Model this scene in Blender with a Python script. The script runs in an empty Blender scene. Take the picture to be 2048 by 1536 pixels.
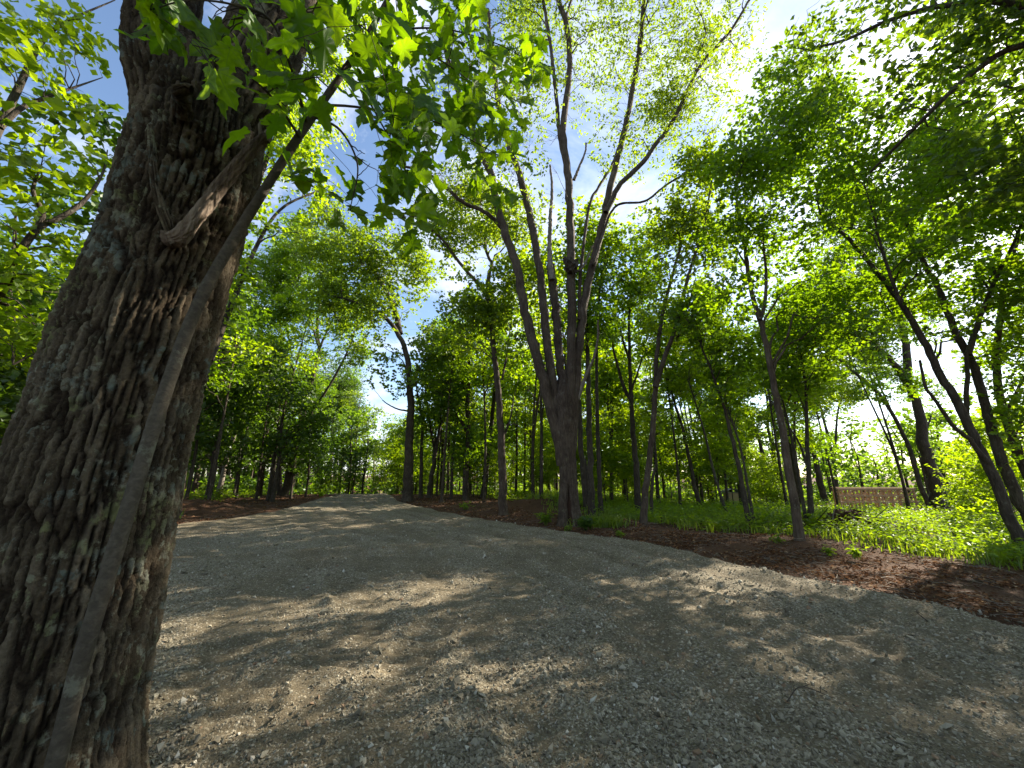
import bpy, math, random, zlib
import numpy as np
from mathutils import Vector, Matrix

# ------------------------------------------------------------------ camera, sky, sun, exposure
SC = bpy.context.scene
COL = SC.collection
H = 1.3                       # eye height
PITCH = math.radians(13.3)
CP, SP = math.cos(PITCH), math.sin(PITCH)
F = 770.0                     # focal length in photo pixels (2048 wide)
SUN_AZ = math.radians(58)     # to the right of the view axis
SUN_EL = math.radians(32)

cam = bpy.data.cameras.new('camera'); cam.sensor_width = 36.0; cam.lens = F / 2048 * 36
cam.clip_start = 0.05; cam.clip_end = 2000
camo = bpy.data.objects.new('camera', cam); COL.objects.link(camo)
camo.location = (0, 0, H); camo.rotation_euler = (math.pi / 2 + PITCH, 0, 0)
SC.camera = camo

def N(nt, typ, **kw):
    n = nt.nodes.new(typ)
    for k, v in kw.items():
        if k == 'inp':
            for i, val in v.items(): n.inputs[i].default_value = val
        else: setattr(n, k, v)
    return n

world = bpy.data.worlds.new('World'); SC.world = world; world.use_nodes = True
nt = world.node_tree; nt.nodes.clear()
sky = N(nt, 'ShaderNodeTexSky', sky_type='NISHITA', sun_disc=False)
sky.sun_elevation = SUN_EL; sky.sun_rotation = SUN_AZ; sky.altitude = 200
sky.air_density = 1.0; sky.dust_density = 0.6; sky.ozone_density = 1.6
tc = N(nt, 'ShaderNodeTexCoord')
sep = N(nt, 'ShaderNodeSeparateXYZ'); nt.links.new(tc.outputs['Generated'], sep.inputs[0])
zp = N(nt, 'ShaderNodeMath', operation='ADD', inp={1: 0.35}); nt.links.new(sep.outputs[2], zp.inputs[0])
dv = N(nt, 'ShaderNodeVectorMath', operation='DIVIDE'); nt.links.new(tc.outputs['Generated'], dv.inputs[0]); nt.links.new(zp.outputs[0], dv.inputs[1])
no = N(nt, 'ShaderNodeTexNoise', inp={'Scale': 2.6, 'Detail': 9.0, 'Roughness': 0.62, 'Distortion': 0.4}); nt.links.new(dv.outputs[0], no.inputs['Vector'])
mr = N(nt, 'ShaderNodeMapRange', inp={1: 0.46, 2: 0.68, 3: 0.0, 4: 1.0}); nt.links.new(no.outputs[0], mr.inputs[0])
mx = N(nt, 'ShaderNodeMix', data_type='RGBA'); nt.links.new(mr.outputs[0], mx.inputs[0])
nt.links.new(sky.outputs[0], mx.inputs[6]); mx.inputs[7].default_value = (4.6, 4.9, 5.5, 1)
bg = N(nt, 'ShaderNodeBackground', inp={1: 0.085}); nt.links.new(mx.outputs[2], bg.inputs[0])
wo = N(nt, 'ShaderNodeOutputWorld'); nt.links.new(bg.outputs[0], wo.inputs[0])

sl = bpy.data.lights.new('sun', 'SUN'); sl.energy = 5.0; sl.angle = math.radians(0.55); sl.color = (1.0, 0.90, 0.74)
so = bpy.data.objects.new('sun', sl); COL.objects.link(so)
SUND = Vector((math.sin(SUN_AZ) * math.cos(SUN_EL), math.cos(SUN_AZ) * math.cos(SUN_EL), math.sin(SUN_EL)))
so.rotation_euler = (-SUND).to_track_quat('-Z', 'Y').to_euler(); so.location = (20, 10, 30)

SC.view_settings.view_transform = 'Standard'; SC.view_settings.look = 'None'
SC.view_settings.gamma = 1.0; SC.view_settings.exposure = 1.75
SC.render.engine = 'CYCLES'
SC.cycles.max_bounces = 6; SC.cycles.diffuse_bounces = 4; SC.cycles.glossy_bounces = 2
SC.cycles.transmission_bounces = 4; SC.cycles.caustics_reflective = False; SC.cycles.caustics_refractive = False
SC.cycles.use_denoising = True

RNG = np.random.default_rng(7)
def reseed(key):
    global RNG
    RNG = np.random.default_rng(zlib.crc32(key.encode())); random.seed(zlib.crc32(key.encode()))
random.seed(7)

# ------------------------------------------------------------------ numpy noise
def h2(ix, iy, seed=0):
    ix = ix.astype(np.int64); iy = iy.astype(np.int64)
    h = (ix * 374761393 + iy * 668265263 + seed * 982451653) & 0x7fffffff
    h = ((h ^ (h >> 13)) * 1274126177) & 0x7fffffff
    h = ((h ^ (h >> 16)) * 1597334677) & 0x7fffffff
    return ((h ^ (h >> 15)) & 0xffffff) / float(0x1000000)
def vnoise(x, y, seed=0, per=None):
    x0 = np.floor(x); y0 = np.floor(y); fx = x - x0; fy = y - y0
    fx = fx * fx * (3 - 2 * fx); fy = fy * fy * (3 - 2 * fy)
    xa, xb = (x0, x0 + 1) if per is None else (x0 % per, (x0 + 1) % per)
    return ((h2(xa, y0, seed) * (1 - fx) + h2(xb, y0, seed) * fx) * (1 - fy) +
            (h2(xa, y0 + 1, seed) * (1 - fx) + h2(xb, y0 + 1, seed) * fx) * fy)
def fbm(x, y, seed=0, oct=4, per=None):
    s = 0; a = 0.5; t = 0
    for o in range(oct):
        s = s + a * vnoise(x, y, seed + o * 17, per); t += a; a *= 0.5; x = x * 2; y = y * 2
        if per is not None: per = per * 2
    return s / t
def worley(x, y, seed=0, per=None):
    x0 = np.floor(x); y0 = np.floor(y)
    f1 = np.full(x.shape, 9.0); f2 = np.full(x.shape, 9.0); cid = np.zeros(x.shape)
    for dx in (-1, 0, 1):
        for dy in (-1, 0, 1):
            cx = x0 + dx; cy = y0 + dy; hx = cx if per is None else cx % per
            px = cx + 0.12 + 0.76 * h2(hx, cy, seed); py = cy + 0.12 + 0.76 * h2(hx, cy, seed + 5)
            d = np.hypot(x - px, y - py)
            n = d < f1
            f2 = np.where(n, f1, np.minimum(f2, d)); cid = np.where(n, h2(hx, cy, seed + 9), cid); f1 = np.where(n, d, f1)
    return f1, f2, cid
def sstep(a, b, x):
    t = np.clip((x - a) / (b - a), 0, 1); return t * t * (3 - 2 * t)

# ------------------------------------------------------------------ measuring: photo pixel -> place
def ray(px, py):
    u = (px - 1024) / F; v = (768 - py) / F
    return u, CP - v * SP, SP + v * CP
def P(px, py, Y):
    u, yd, zd = ray(px, py); t = Y / yd
    return np.array([u * t, Y, H + zd * t])

YR = np.array([0, 2, 3.83, 5.1, 6.2, 8.56, 9.9, 12.7, 16.6, 20.2, 25.5, 30, 40.])
XR = np.array([5.9, 5.3, 4.56, 4.1, 3.5, 2.36, 0.9, -1.16, -3.6, -5.6, -7.5, -9.6, -15.])
YL = np.array([0, 1.5, 2.5, 4, 8, 9.5, 10.7, 12.1, 15.5, 22.9, 26.9, 30, 40.])
XL = np.array([-2.6, -2.7, -3.4, -5.2, -8.6, -9.3, -9.1, -8.5, -8.9, -11, -11.6, -13.6, -20.])
def xr(y): return np.interp(y, YR, XR)
def xl(y): return np.interp(y, YL, XL)
MOUNDS = [(0.9, 15.6, 0.50, 1.7, 0.8), (-0.9, 16.6, 0.30, 1.1, 0.7), (2.3, 14.6, .18, .8, .6), (-11.6, 14.2, 0.55, 1.3, 0.9), (-9.9, 15.8, .22, 1.2, .7),
          (7.9, 10.4, .18, 1.0, .5), (5.2, 8.2, .10, 1.5, .35), (3.2, 10.7, .10, 1.4, .4), (-1.2, 14.2, .12, 1.2, .4)]
def zterr(x, y):
    x = np.asarray(x, float); y = np.asarray(y, float)
    r = np.hypot(x, y)
    z = -1.0 * sstep(13, 34, r) * sstep(1, 11, x - 0.1 * (y - 10))
    z = z - 0.05 * np.maximum(0, y - 27) * sstep(6, -2, x) * sstep(-34, -22, x)
    out = np.maximum(np.maximum(x - xr(y), xl(y) - x), 0)
    off = sstep(0.1, 1.6, out)
    z = z + off * ((fbm(x * 0.7, y * 0.7, 3) - 0.5) * 0.22 + (fbm(x * 3, y * 3, 8, 3) - 0.5) * 0.07)
    for mx_, my_, mh, sx, sy in MOUNDS:
        z = z + mh * np.exp(-((x - mx_) / sx) ** 2 - ((y - my_) / sy) ** 2) * (0.75 + 0.5 * fbm(x * 2.2, y * 2.2, 21)) * off
    return z
def G(px, py):
    u, yd, zd = ray(px, py)
    t = np.concatenate([np.arange(1, 20, .02), np.arange(20, 90, .1)])
    z = H + zd * t; g = zterr(u * t, yd * t)
    k = np.argmax(z < g) if np.any(z < g) else len(t) - 1
    return np.array([u * t[k], yd * t[k], g[k]])
def rad(wpx, p):
    """world radius of a round stem that shows wpx pixels wide at the point p"""
    zc = p[1] * CP + (p[2] - H) * SP
    return wpx / 2 * zc * math.cos(math.atan2(abs(p[0]), p[1])) / F

# ------------------------------------------------------------------ mesh helpers
def tag(o, label=None, cat=None, group=None, kind=None):
    if label: o['label'] = label
    if cat: o['category'] = cat
    if group: o['group'] = group
    if kind: o['kind'] = kind
    return o
def empty(name, loc, rz=0.0):
    o = bpy.data.objects.new(name, None); COL.objects.link(o)
    o.location = loc; o.rotation_euler = (0, 0, rz); o.empty_display_size = .2
    return o
def meshdata(name, V, Q=None, T=None, mats=(), mi=None, fattr=None, vattr=None, smooth=False):
    V = np.asarray(V, np.float32).reshape(-1, 3)
    Q = np.zeros((0, 4), np.int32) if Q is None else np.asarray(Q, np.int32).reshape(-1, 4)
    T = np.zeros((0, 3), np.int32) if T is None else np.asarray(T, np.int32).reshape(-1, 3)
    me = bpy.data.meshes.new(name)
    me.vertices.add(len(V)); me.vertices.foreach_set('co', V.ravel())
    loops = np.concatenate([Q.ravel(), T.ravel()])
    me.loops.add(len(loops)); me.loops.foreach_set('vertex_index', loops)
    nf = len(Q) + len(T)
    st = np.concatenate([np.arange(len(Q)) * 4, len(Q) * 4 + np.arange(len(T)) * 3]).astype(np.int32)
    me.polygons.add(nf); me.polygons.foreach_set('loop_start', st)
    if mi is not None: me.polygons.foreach_set('material_index', np.asarray(mi, np.int32))
    me.polygons.foreach_set('use_smooth', np.full(nf, smooth) if np.isscalar(smooth) else np.asarray(smooth, bool))
    for k, a in (fattr or {}).items():
        at = me.attributes.new(k, 'FLOAT', 'FACE'); at.data.foreach_set('value', np.asarray(a, np.float32))
    for k, a in (vattr or {}).items():
        at = me.attributes.new(k, 'FLOAT', 'POINT'); at.data.foreach_set('value', np.asarray(a, np.float32))
    for m in mats: me.materials.append(m)
    me.update(calc_edges=True); me.validate()
    return me
def ob(name, me, parent=None, loc=None):
    o = bpy.data.objects.new(name, me); COL.objects.link(o)
    if parent is not None: o.parent = parent
    if loc is not None: o.location = loc
    return o
class Acc:
    """collects vertices, quads, tris with a material slot and a per-face value"""
    def __init__(s): s.V = []; s.Q = []; s.QM = []; s.QR = []; s.QS = []; s.n = 0
    def add(s, V, Q, mi=0, r=None, smooth=True):
        V = V.reshape(-1, 3); Q = Q.reshape(-1, 4)
        s.V.append(V); s.Q.append(Q + s.n); s.n += len(V)
        s.QM.append(np.full(len(Q), mi)); s.QR.append(np.zeros(len(Q)) if r is None else r); s.QS.append(np.full(len(Q), smooth))
    def build(s, name, mats, off=(0, 0, 0)):
        return meshdata(name, np.concatenate(s.V) - np.asarray(off), np.concatenate(s.Q), None, mats, np.concatenate(s.QM), {'rnd': np.concatenate(s.QR)}, None, np.concatenate(s.QS))

def unit(v): return v / np.maximum(np.linalg.norm(v, axis=-1, keepdims=True), 1e-9)
def tubes(pts, rads, sides):
    """pts (N,K,3), rads (N,K) -> verts, quads of N open tubes"""
    n, k, _ = pts.shape
    tan = np.empty_like(pts); tan[:, 1:-1] = pts[:, 2:] - pts[:, :-2]; tan[:, 0] = pts[:, 1] - pts[:, 0]; tan[:, -1] = pts[:, -1] - pts[:, -2]
    tan = unit(tan)
    chord = unit(pts[:, -1] - pts[:, 0])
    ref = np.where(np.abs(chord[:, 2:3]) > 0.9, np.array([[1., 0, 0]]), np.array([[0, 0, 1.]]))[:, None, :]
    a = unit(np.cross(tan, np.broadcast_to(ref, tan.shape))); b = np.cross(tan, a)
    th = np.arange(sides) / sides * 2 * math.pi
    ring = a[:, :, None, :] * np.cos(th)[None, None, :, None] + b[:, :, None, :] * np.sin(th)[None, None, :, None]
    V = pts[:, :, None, :] + ring * rads[:, :, None, None]
    i = np.arange(n)[:, None, None] * k * sides; j = np.arange(k - 1)[None, :, None] * sides; s = np.arange(sides)[None, None, :]
    s2 = (s + 1) % sides
    Q = np.stack([i + j + s, i + j + s2, i + j + sides + s2, i + j + sides + s], -1)
    return V.reshape(-1, 3), Q.reshape(-1, 4)
def catmull(pts, n):
    pts = np.asarray(pts, float); m = len(pts)
    if m == 2: return pts[0] + (pts[1] - pts[0]) * np.linspace(0, 1, n)[:, None]
    ext = np.vstack([2 * pts[0] - pts[1], pts, 2 * pts[-1] - pts[-2]])
    seg = np.linalg.norm(np.diff(pts[:, :3], axis=0), axis=1); cum = np.concatenate([[0], np.cumsum(seg)])
    s = np.linspace(0, cum[-1], n); k = np.clip(np.searchsorted(cum, s, 'right') - 1, 0, m - 2)
    t = ((s - cum[k]) / np.maximum(seg[k], 1e-9))[:, None]
    p0, p1, p2, p3 = ext[k], ext[k + 1], ext[k + 2], ext[k + 3]
    return 0.5 * (2 * p1 + (p2 - p0) * t + (2 * p0 - 5 * p1 + 4 * p2 - p3) * t ** 2 + (3 * p1 - p0 - 3 * p2 + p3) * t ** 3)

# ------------------------------------------------------------------ materials
def mat(name):
    m = bpy.data.materials.new(name); m.use_nodes = True; nt = m.node_tree; nt.nodes.clear()
    out = N(nt, 'ShaderNodeOutputMaterial'); return m, nt, out
def ramp(nt, stops, src=None, interp='LINEAR'):
    r = N(nt, 'ShaderNodeValToRGB'); r.color_ramp.interpolation = interp
    e = r.color_ramp.elements
    while len(e) < len(stops): e.new(0.5)
    for i, (p, c) in enumerate(stops): e[i].position = p; e[i].color = (*c, 1) if len(c) == 3 else c
    if src is not None: nt.links.new(src, r.inputs[0])
    return r
def leafmat(name, dark, light, tdark, tlight, trans=0.5, gloss=0.04, rough=0.45, hue=0.12, veins=False):
    m, nt, out = mat(name)
    at = N(nt, 'ShaderNodeAttribute', attribute_name='rnd'); oi = N(nt, 'ShaderNodeObjectInfo')
    mul = N(nt, 'ShaderNodeMath', operation='MULTIPLY_ADD', inp={1: hue * 2, 2: -hue}); nt.links.new(oi.outputs['Random'], mul.inputs[0])
    ad = N(nt, 'ShaderNodeMath', operation='ADD', use_clamp=True); nt.links.new(at.outputs['Fac'], ad.inputs[0]); nt.links.new(mul.outputs[0], ad.inputs[1])
    c1 = ramp(nt, [(0, dark), (1, light)], ad.outputs[0]); c2 = ramp(nt, [(0, tdark), (1, tlight)], ad.outputs[0])
    d = N(nt, 'ShaderNodeBsdfDiffuse'); t = N(nt, 'ShaderNodeBsdfTranslucent'); g = N(nt, 'ShaderNodeBsdfGlossy', inp={'Roughness': rough})
    g.inputs[0].default_value = (.8, .85, .8, 1)
    k1, k2 = c1.outputs[0], c2.outputs[0]
    if veins:                                   # ribs fanning out from the stalk, paler than the blade
        tc = N(nt, 'ShaderNodeTexCoord'); sp = N(nt, 'ShaderNodeSeparateXYZ'); nt.links.new(tc.outputs['Object'], sp.inputs[0])
        ax = N(nt, 'ShaderNodeMath', operation='ABSOLUTE'); nt.links.new(sp.outputs[0], ax.inputs[0])
        an = N(nt, 'ShaderNodeMath', operation='ARCTAN2'); nt.links.new(ax.outputs[0], an.inputs[0]); nt.links.new(sp.outputs[1], an.inputs[1])
        ln = N(nt, 'ShaderNodeVectorMath', operation='LENGTH'); nt.links.new(tc.outputs['Object'], ln.inputs[0])
        last = None
        for a_ in (0.0, .98, 1.62):
            sb = N(nt, 'ShaderNodeMath', operation='SUBTRACT', inp={1: a_}); nt.links.new(an.outputs[0], sb.inputs[0])
            ab = N(nt, 'ShaderNodeMath', operation='ABSOLUTE'); nt.links.new(sb.outputs[0], ab.inputs[0])
            if last is None: last = ab
            else:
                mn = N(nt, 'ShaderNodeMath', operation='MINIMUM'); nt.links.new(last.outputs[0], mn.inputs[0]); nt.links.new(ab.outputs[0], mn.inputs[1]); last = mn
        ds = N(nt, 'ShaderNodeMath', operation='MULTIPLY'); nt.links.new(last.outputs[0], ds.inputs[0]); nt.links.new(ln.outputs['Value'], ds.inputs[1])
        vf = N(nt, 'ShaderNodeMapRange', inp={1: .008, 2: .022, 3: .55, 4: 0}); nt.links.new(ds.outputs[0], vf.inputs[0])
        nz = N(nt, 'ShaderNodeTexNoise', inp={'Scale': 5, 'Detail': 4}); nt.links.new(tc.outputs['Object'], nz.inputs['Vector'])
        mo = ramp(nt, [(.3, (.72, .76, .7)), (.7, (1.2, 1.12, 1.1))], nz.outputs[0]); outs = []
        for src, vc in ((k1, (.16, .24, .06, 1)), (k2, (.14, .26, .02, 1))):
            q = N(nt, 'ShaderNodeMix', data_type='RGBA', blend_type='MULTIPLY', inp={0: 1.0}); nt.links.new(src, q.inputs[6]); nt.links.new(mo.outputs[0], q.inputs[7])
            w = N(nt, 'ShaderNodeMix', data_type='RGBA'); nt.links.new(vf.outputs[0], w.inputs[0]); nt.links.new(q.outputs[2], w.inputs[6]); w.inputs[7].default_value = vc; outs.append(w.outputs[2])
        k1, k2 = outs
    nt.links.new(k1, d.inputs[0]); nt.links.new(k2, t.inputs[0])
    m1 = N(nt, 'ShaderNodeMixShader', inp={0: trans}); m2 = N(nt, 'ShaderNodeMixShader', inp={0: gloss})
    nt.links.new(d.outputs[0], m1.inputs[1]); nt.links.new(t.outputs[0], m1.inputs[2])
    nt.links.new(m1.outputs[0], m2.inputs[1]); nt.links.new(g.outputs[0], m2.inputs[2]); nt.links.new(m2.outputs[0], out.inputs[0])
    return m
def barkmat(name, c0, c1, c2, scale=1.0, lichen=0.0, bump=0.5, stretch=0.18):
    m, nt, out = mat(name)
    tc = N(nt, 'ShaderNodeTexCoord'); mp = N(nt, 'ShaderNodeMapping'); mp.inputs['Scale'].default_value = (1, 1, stretch)
    nt.links.new(tc.outputs['Object'], mp.inputs[0])
    n1 = N(nt, 'ShaderNodeTexNoise', inp={'Scale': 22 * scale, 'Detail': 6, 'Roughness': .65, 'Distortion': .6}); nt.links.new(mp.outputs[0], n1.inputs['Vector'])
    v1 = N(nt, 'ShaderNodeTexVoronoi', feature='DISTANCE_TO_EDGE', inp={'Scale': 17 * scale}); nt.links.new(mp.outputs[0], v1.inputs['Vector'])
    n2 = N(nt, 'ShaderNodeTexNoise', inp={'Scale': 2.3, 'Detail': 4}); nt.links.new(tc.outputs['Object'], n2.inputs['Vector'])
    mxv = N(nt, 'ShaderNodeMath', operation='MULTIPLY_ADD', inp={1: 0.45}); nt.links.new(n2.outputs[0], mxv.inputs[0])
    sc = N(nt, 'ShaderNodeMath', operation='MULTIPLY', inp={1: 0.6}); nt.links.new(n1.outputs[0], sc.inputs[0]); nt.links.new(sc.outputs[0], mxv.inputs[2])
    cr = ramp(nt, [(0.36, c0), (0.52, c1), (0.68, c2)], mxv.outputs[0])
    col = cr.outputs[0]
    if lichen > 0:
        n3 = N(nt, 'ShaderNodeTexNoise', inp={'Scale': 9, 'Detail': 8, 'Roughness': .7}); nt.links.new(tc.outputs['Object'], n3.inputs['Vector'])
        r3 = N(nt, 'ShaderNodeMapRange', inp={1: .58, 2: .64, 3: 0, 4: lichen}); nt.links.new(n3.outputs[0], r3.inputs[0])
        n4 = N(nt, 'ShaderNodeTexNoise', inp={'Scale': 3, 'Detail': 2}); nt.links.new(tc.outputs['Object'], n4.inputs['Vector'])
        lc = ramp(nt, [(.42, (.20, .23, .17)), (.55, (.27, .27, .21)), (.66, (.20, .20, .06))], n4.outputs[0])
        mm = N(nt, 'ShaderNodeMix', data_type='RGBA'); nt.links.new(r3.outputs[0], mm.inputs[0]); nt.links.new(col, mm.inputs[6]); nt.links.new(lc.outputs[0], mm.inputs[7])
        col = mm.outputs[2]
    vr = N(nt, 'ShaderNodeMapRange', inp={1: 0.0, 2: 0.16}); nt.links.new(v1.outputs[0], vr.inputs[0])
    hs = N(nt, 'ShaderNodeMath', operation='MULTIPLY_ADD', inp={1: .8}); nt.links.new(vr.outputs[0], hs.inputs[0]); nt.links.new(n1.outputs[0], hs.inputs[2])
    bp = N(nt, 'ShaderNodeBump', inp={'Strength': bump, 'Distance': .02}); nt.links.new(hs.outputs[0], bp.inputs['Height'])
    b = N(nt, 'ShaderNodeBsdfPrincipled', inp={'Roughness': .88, 'Specular IOR Level': .25}); nt.links.new(col, b.inputs['Base Color']); nt.links.new(bp.outputs[0], b.inputs['Normal'])
    nt.links.new(b.outputs[0], out.inputs[0]); return m
def simplemat(name, stops, scale=8, rough=.8, bump=.3, stretch=(1, 1, 1), spec=.3, detail=5):
    m, nt, out = mat(name)
    tc = N(nt, 'ShaderNodeTexCoord'); mp = N(nt, 'ShaderNodeMapping'); mp.inputs['Scale'].default_value = stretch; nt.links.new(tc.outputs['Object'], mp.inputs[0])
    n1 = N(nt, 'ShaderNodeTexNoise', inp={'Scale': scale, 'Detail': detail, 'Roughness': .6}); nt.links.new(mp.outputs[0], n1.inputs['Vector'])
    cr = ramp(nt, stops, n1.outputs[0])
    b = N(nt, 'ShaderNodeBsdfPrincipled', inp={'Roughness': rough, 'Specular IOR Level': spec}); nt.links.new(cr.outputs[0], b.inputs['Base Color'])
    if bump:
        bp = N(nt, 'ShaderNodeBump', inp={'Strength': bump, 'Distance': .01}); nt.links.new(n1.outputs[0], bp.inputs['Height']); nt.links.new(bp.outputs[0], b.inputs['Normal'])
    nt.links.new(b.outputs[0], out.inputs[0]); return m

M_MAPLE = leafmat('maple_leaf', (.042, .090, .006), (.085, .145, .010), (.17, .33, .003), (.36, .55, .005), .58)
M_NEAR = leafmat('near_maple_leaf', (.034, .085, .006), (.06, .125, .009), (.18, .37, .002), (.36, .58, .004), .60, .03, .45, .3, True)
M_NEARB = leafmat('near_maple_leaf_b', (.034, .085, .006), (.06, .125, .009), (.18, .37, .002), (.36, .58, .004), .60, .03, .45)
M_OAK = leafmat('oak_leaf', (.052, .095, .010), (.10, .155, .016), (.22, .34, .005), (.42, .56, .010), .58)
M_SUNLIT = leafmat('sunlit_leaf', (.06, .11, .007), (.115, .18, .011), (.28, .44, .003), (.50, .66, .006), .6)  # yellow-green leaf, made brighter so its colour carries the sunlight on the trees
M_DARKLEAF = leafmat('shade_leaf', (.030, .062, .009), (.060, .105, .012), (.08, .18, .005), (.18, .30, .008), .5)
M_FARLEAF = leafmat('far_leaf', (.05, .10, .016), (.095, .16, .022), (.18, .32, .012), (.33, .50, .015), .55)
M_HERB = leafmat('herb_leaf', (.055, .115, .009), (.12, .20, .015), (.24, .42, .004), (.46, .62, .008), .55)
M_GRASS = leafmat('grass_blade', (.06, .11, .012), (.14, .19, .028), (.2, .32, .006), (.38, .5, .014), .5)
M_BARK = barkmat('rugged_bark', (.035, .024, .017), (.085, .062, .045), (.15, .12, .09), 1.0, .35)
M_BARK2 = barkmat('dark_bark', (.022, .017, .013), (.055, .042, .031), (.10, .082, .062), 1.3, .2)
M_BARK3 = barkmat('smooth_grey_bark', (.040, .032, .024), (.068, .056, .042), (.115, .098, .074), 1.6, .35, .14, 1.2)
M_PALE = simplemat('dead_wood', [(.3, (.10, .075, .055)), (.7, (.27, .22, .17))], 30, .85, .4, (1, 1, .15))
M_TWIG = simplemat('twig_bark', [(.3, (.030, .022, .016)), (.7, (.075, .057, .042))], 14, .9, 0)

# ------------------------------------------------------------------ growing a tree
def bez(a, d0, b, K, wig=0.05):
    L = np.linalg.norm(b - a, axis=1, keepdims=True)
    c = a + d0 * L * 0.5
    t = np.linspace(0, 1, K)[None, :, None]
    p = (1 - t) ** 2 * a[:, None] + 2 * t * (1 - t) * c[:, None] + t ** 2 * b[:, None]
    w = RNG.normal(0, 1, p.shape) * (L * wig)[:, None] * np.sin(t * math.pi)
    return p + w
class Skel:
    def __init__(s): s.p = []; s.t = []; s.r = []
    def add(s, pts, rads):
        tan = np.gradient(pts, axis=-2); s.p.append(pts.reshape(-1, 3)); s.t.append(unit(tan).reshape(-1, 3)); s.r.append(rads.reshape(-1))
    def arrays(s): return np.concatenate(s.p), np.concatenate(s.t), np.concatenate(s.r)
def attach(T, sk, low=0.5):
    p, t, r = sk.arrays(); idx = np.empty(len(T), int)
    for i in range(0, len(T), 256):
        d = T[i:i + 256, None, :] - p[None]
        hor = np.hypot(d[..., 0], d[..., 1])
        cost = np.sqrt((d ** 2).sum(-1)) + 0.9 * np.maximum(0, low * hor - d[..., 2])
        idx[i:i + 256] = np.argmin(cost, 1)
    return p[idx], t[idx], r[idx]
def in_blobs(blobs, n, shell=0.55):
    """n points spread over ellipsoids (cx,cy,cz,rx,ry,rz), more of them towards the outside and the top"""
    B = np.array([b[:6] for b in blobs]); w = np.array([(b[3] * b[5]) * (b[6] if len(b) > 6 else 1) for b in blobs])
    k = RNG.choice(len(B), n, p=w / w.sum())
    v = unit(RNG.normal(0, 1, (n, 3))); rr = RNG.random((n, 1)) ** (1 / 3) * (1 - shell) + shell * RNG.random((n, 1)) ** .25
    pts = v * rr; lump = 0.6 + 0.8 * RNG.random((n, 1))
    return B[k, :3] + pts * B[k, 3:6] * lump
def leaves(acc, base, axis, nrm, size, mi, wide=0.84, curl=.10):
    n = len(base); axis = unit(axis); side = unit(np.cross(nrm, axis)); nn = np.cross(axis, side); s = size[:, None]
    V = np.stack([base, base + axis * s * .42 + side * s * wide / 2 + nn * s * curl, base + axis * s - nn * s * curl, base + axis * s * .42 - side * s * wide / 2 + nn * s * curl], 1)
    Q = np.arange(n * 4).reshape(n, 4)
    r = np.clip(RNG.normal(.5, .25, n), 0, 1)
    acc.add(V, Q, mi, r, False)
DENS = 1.0
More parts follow.
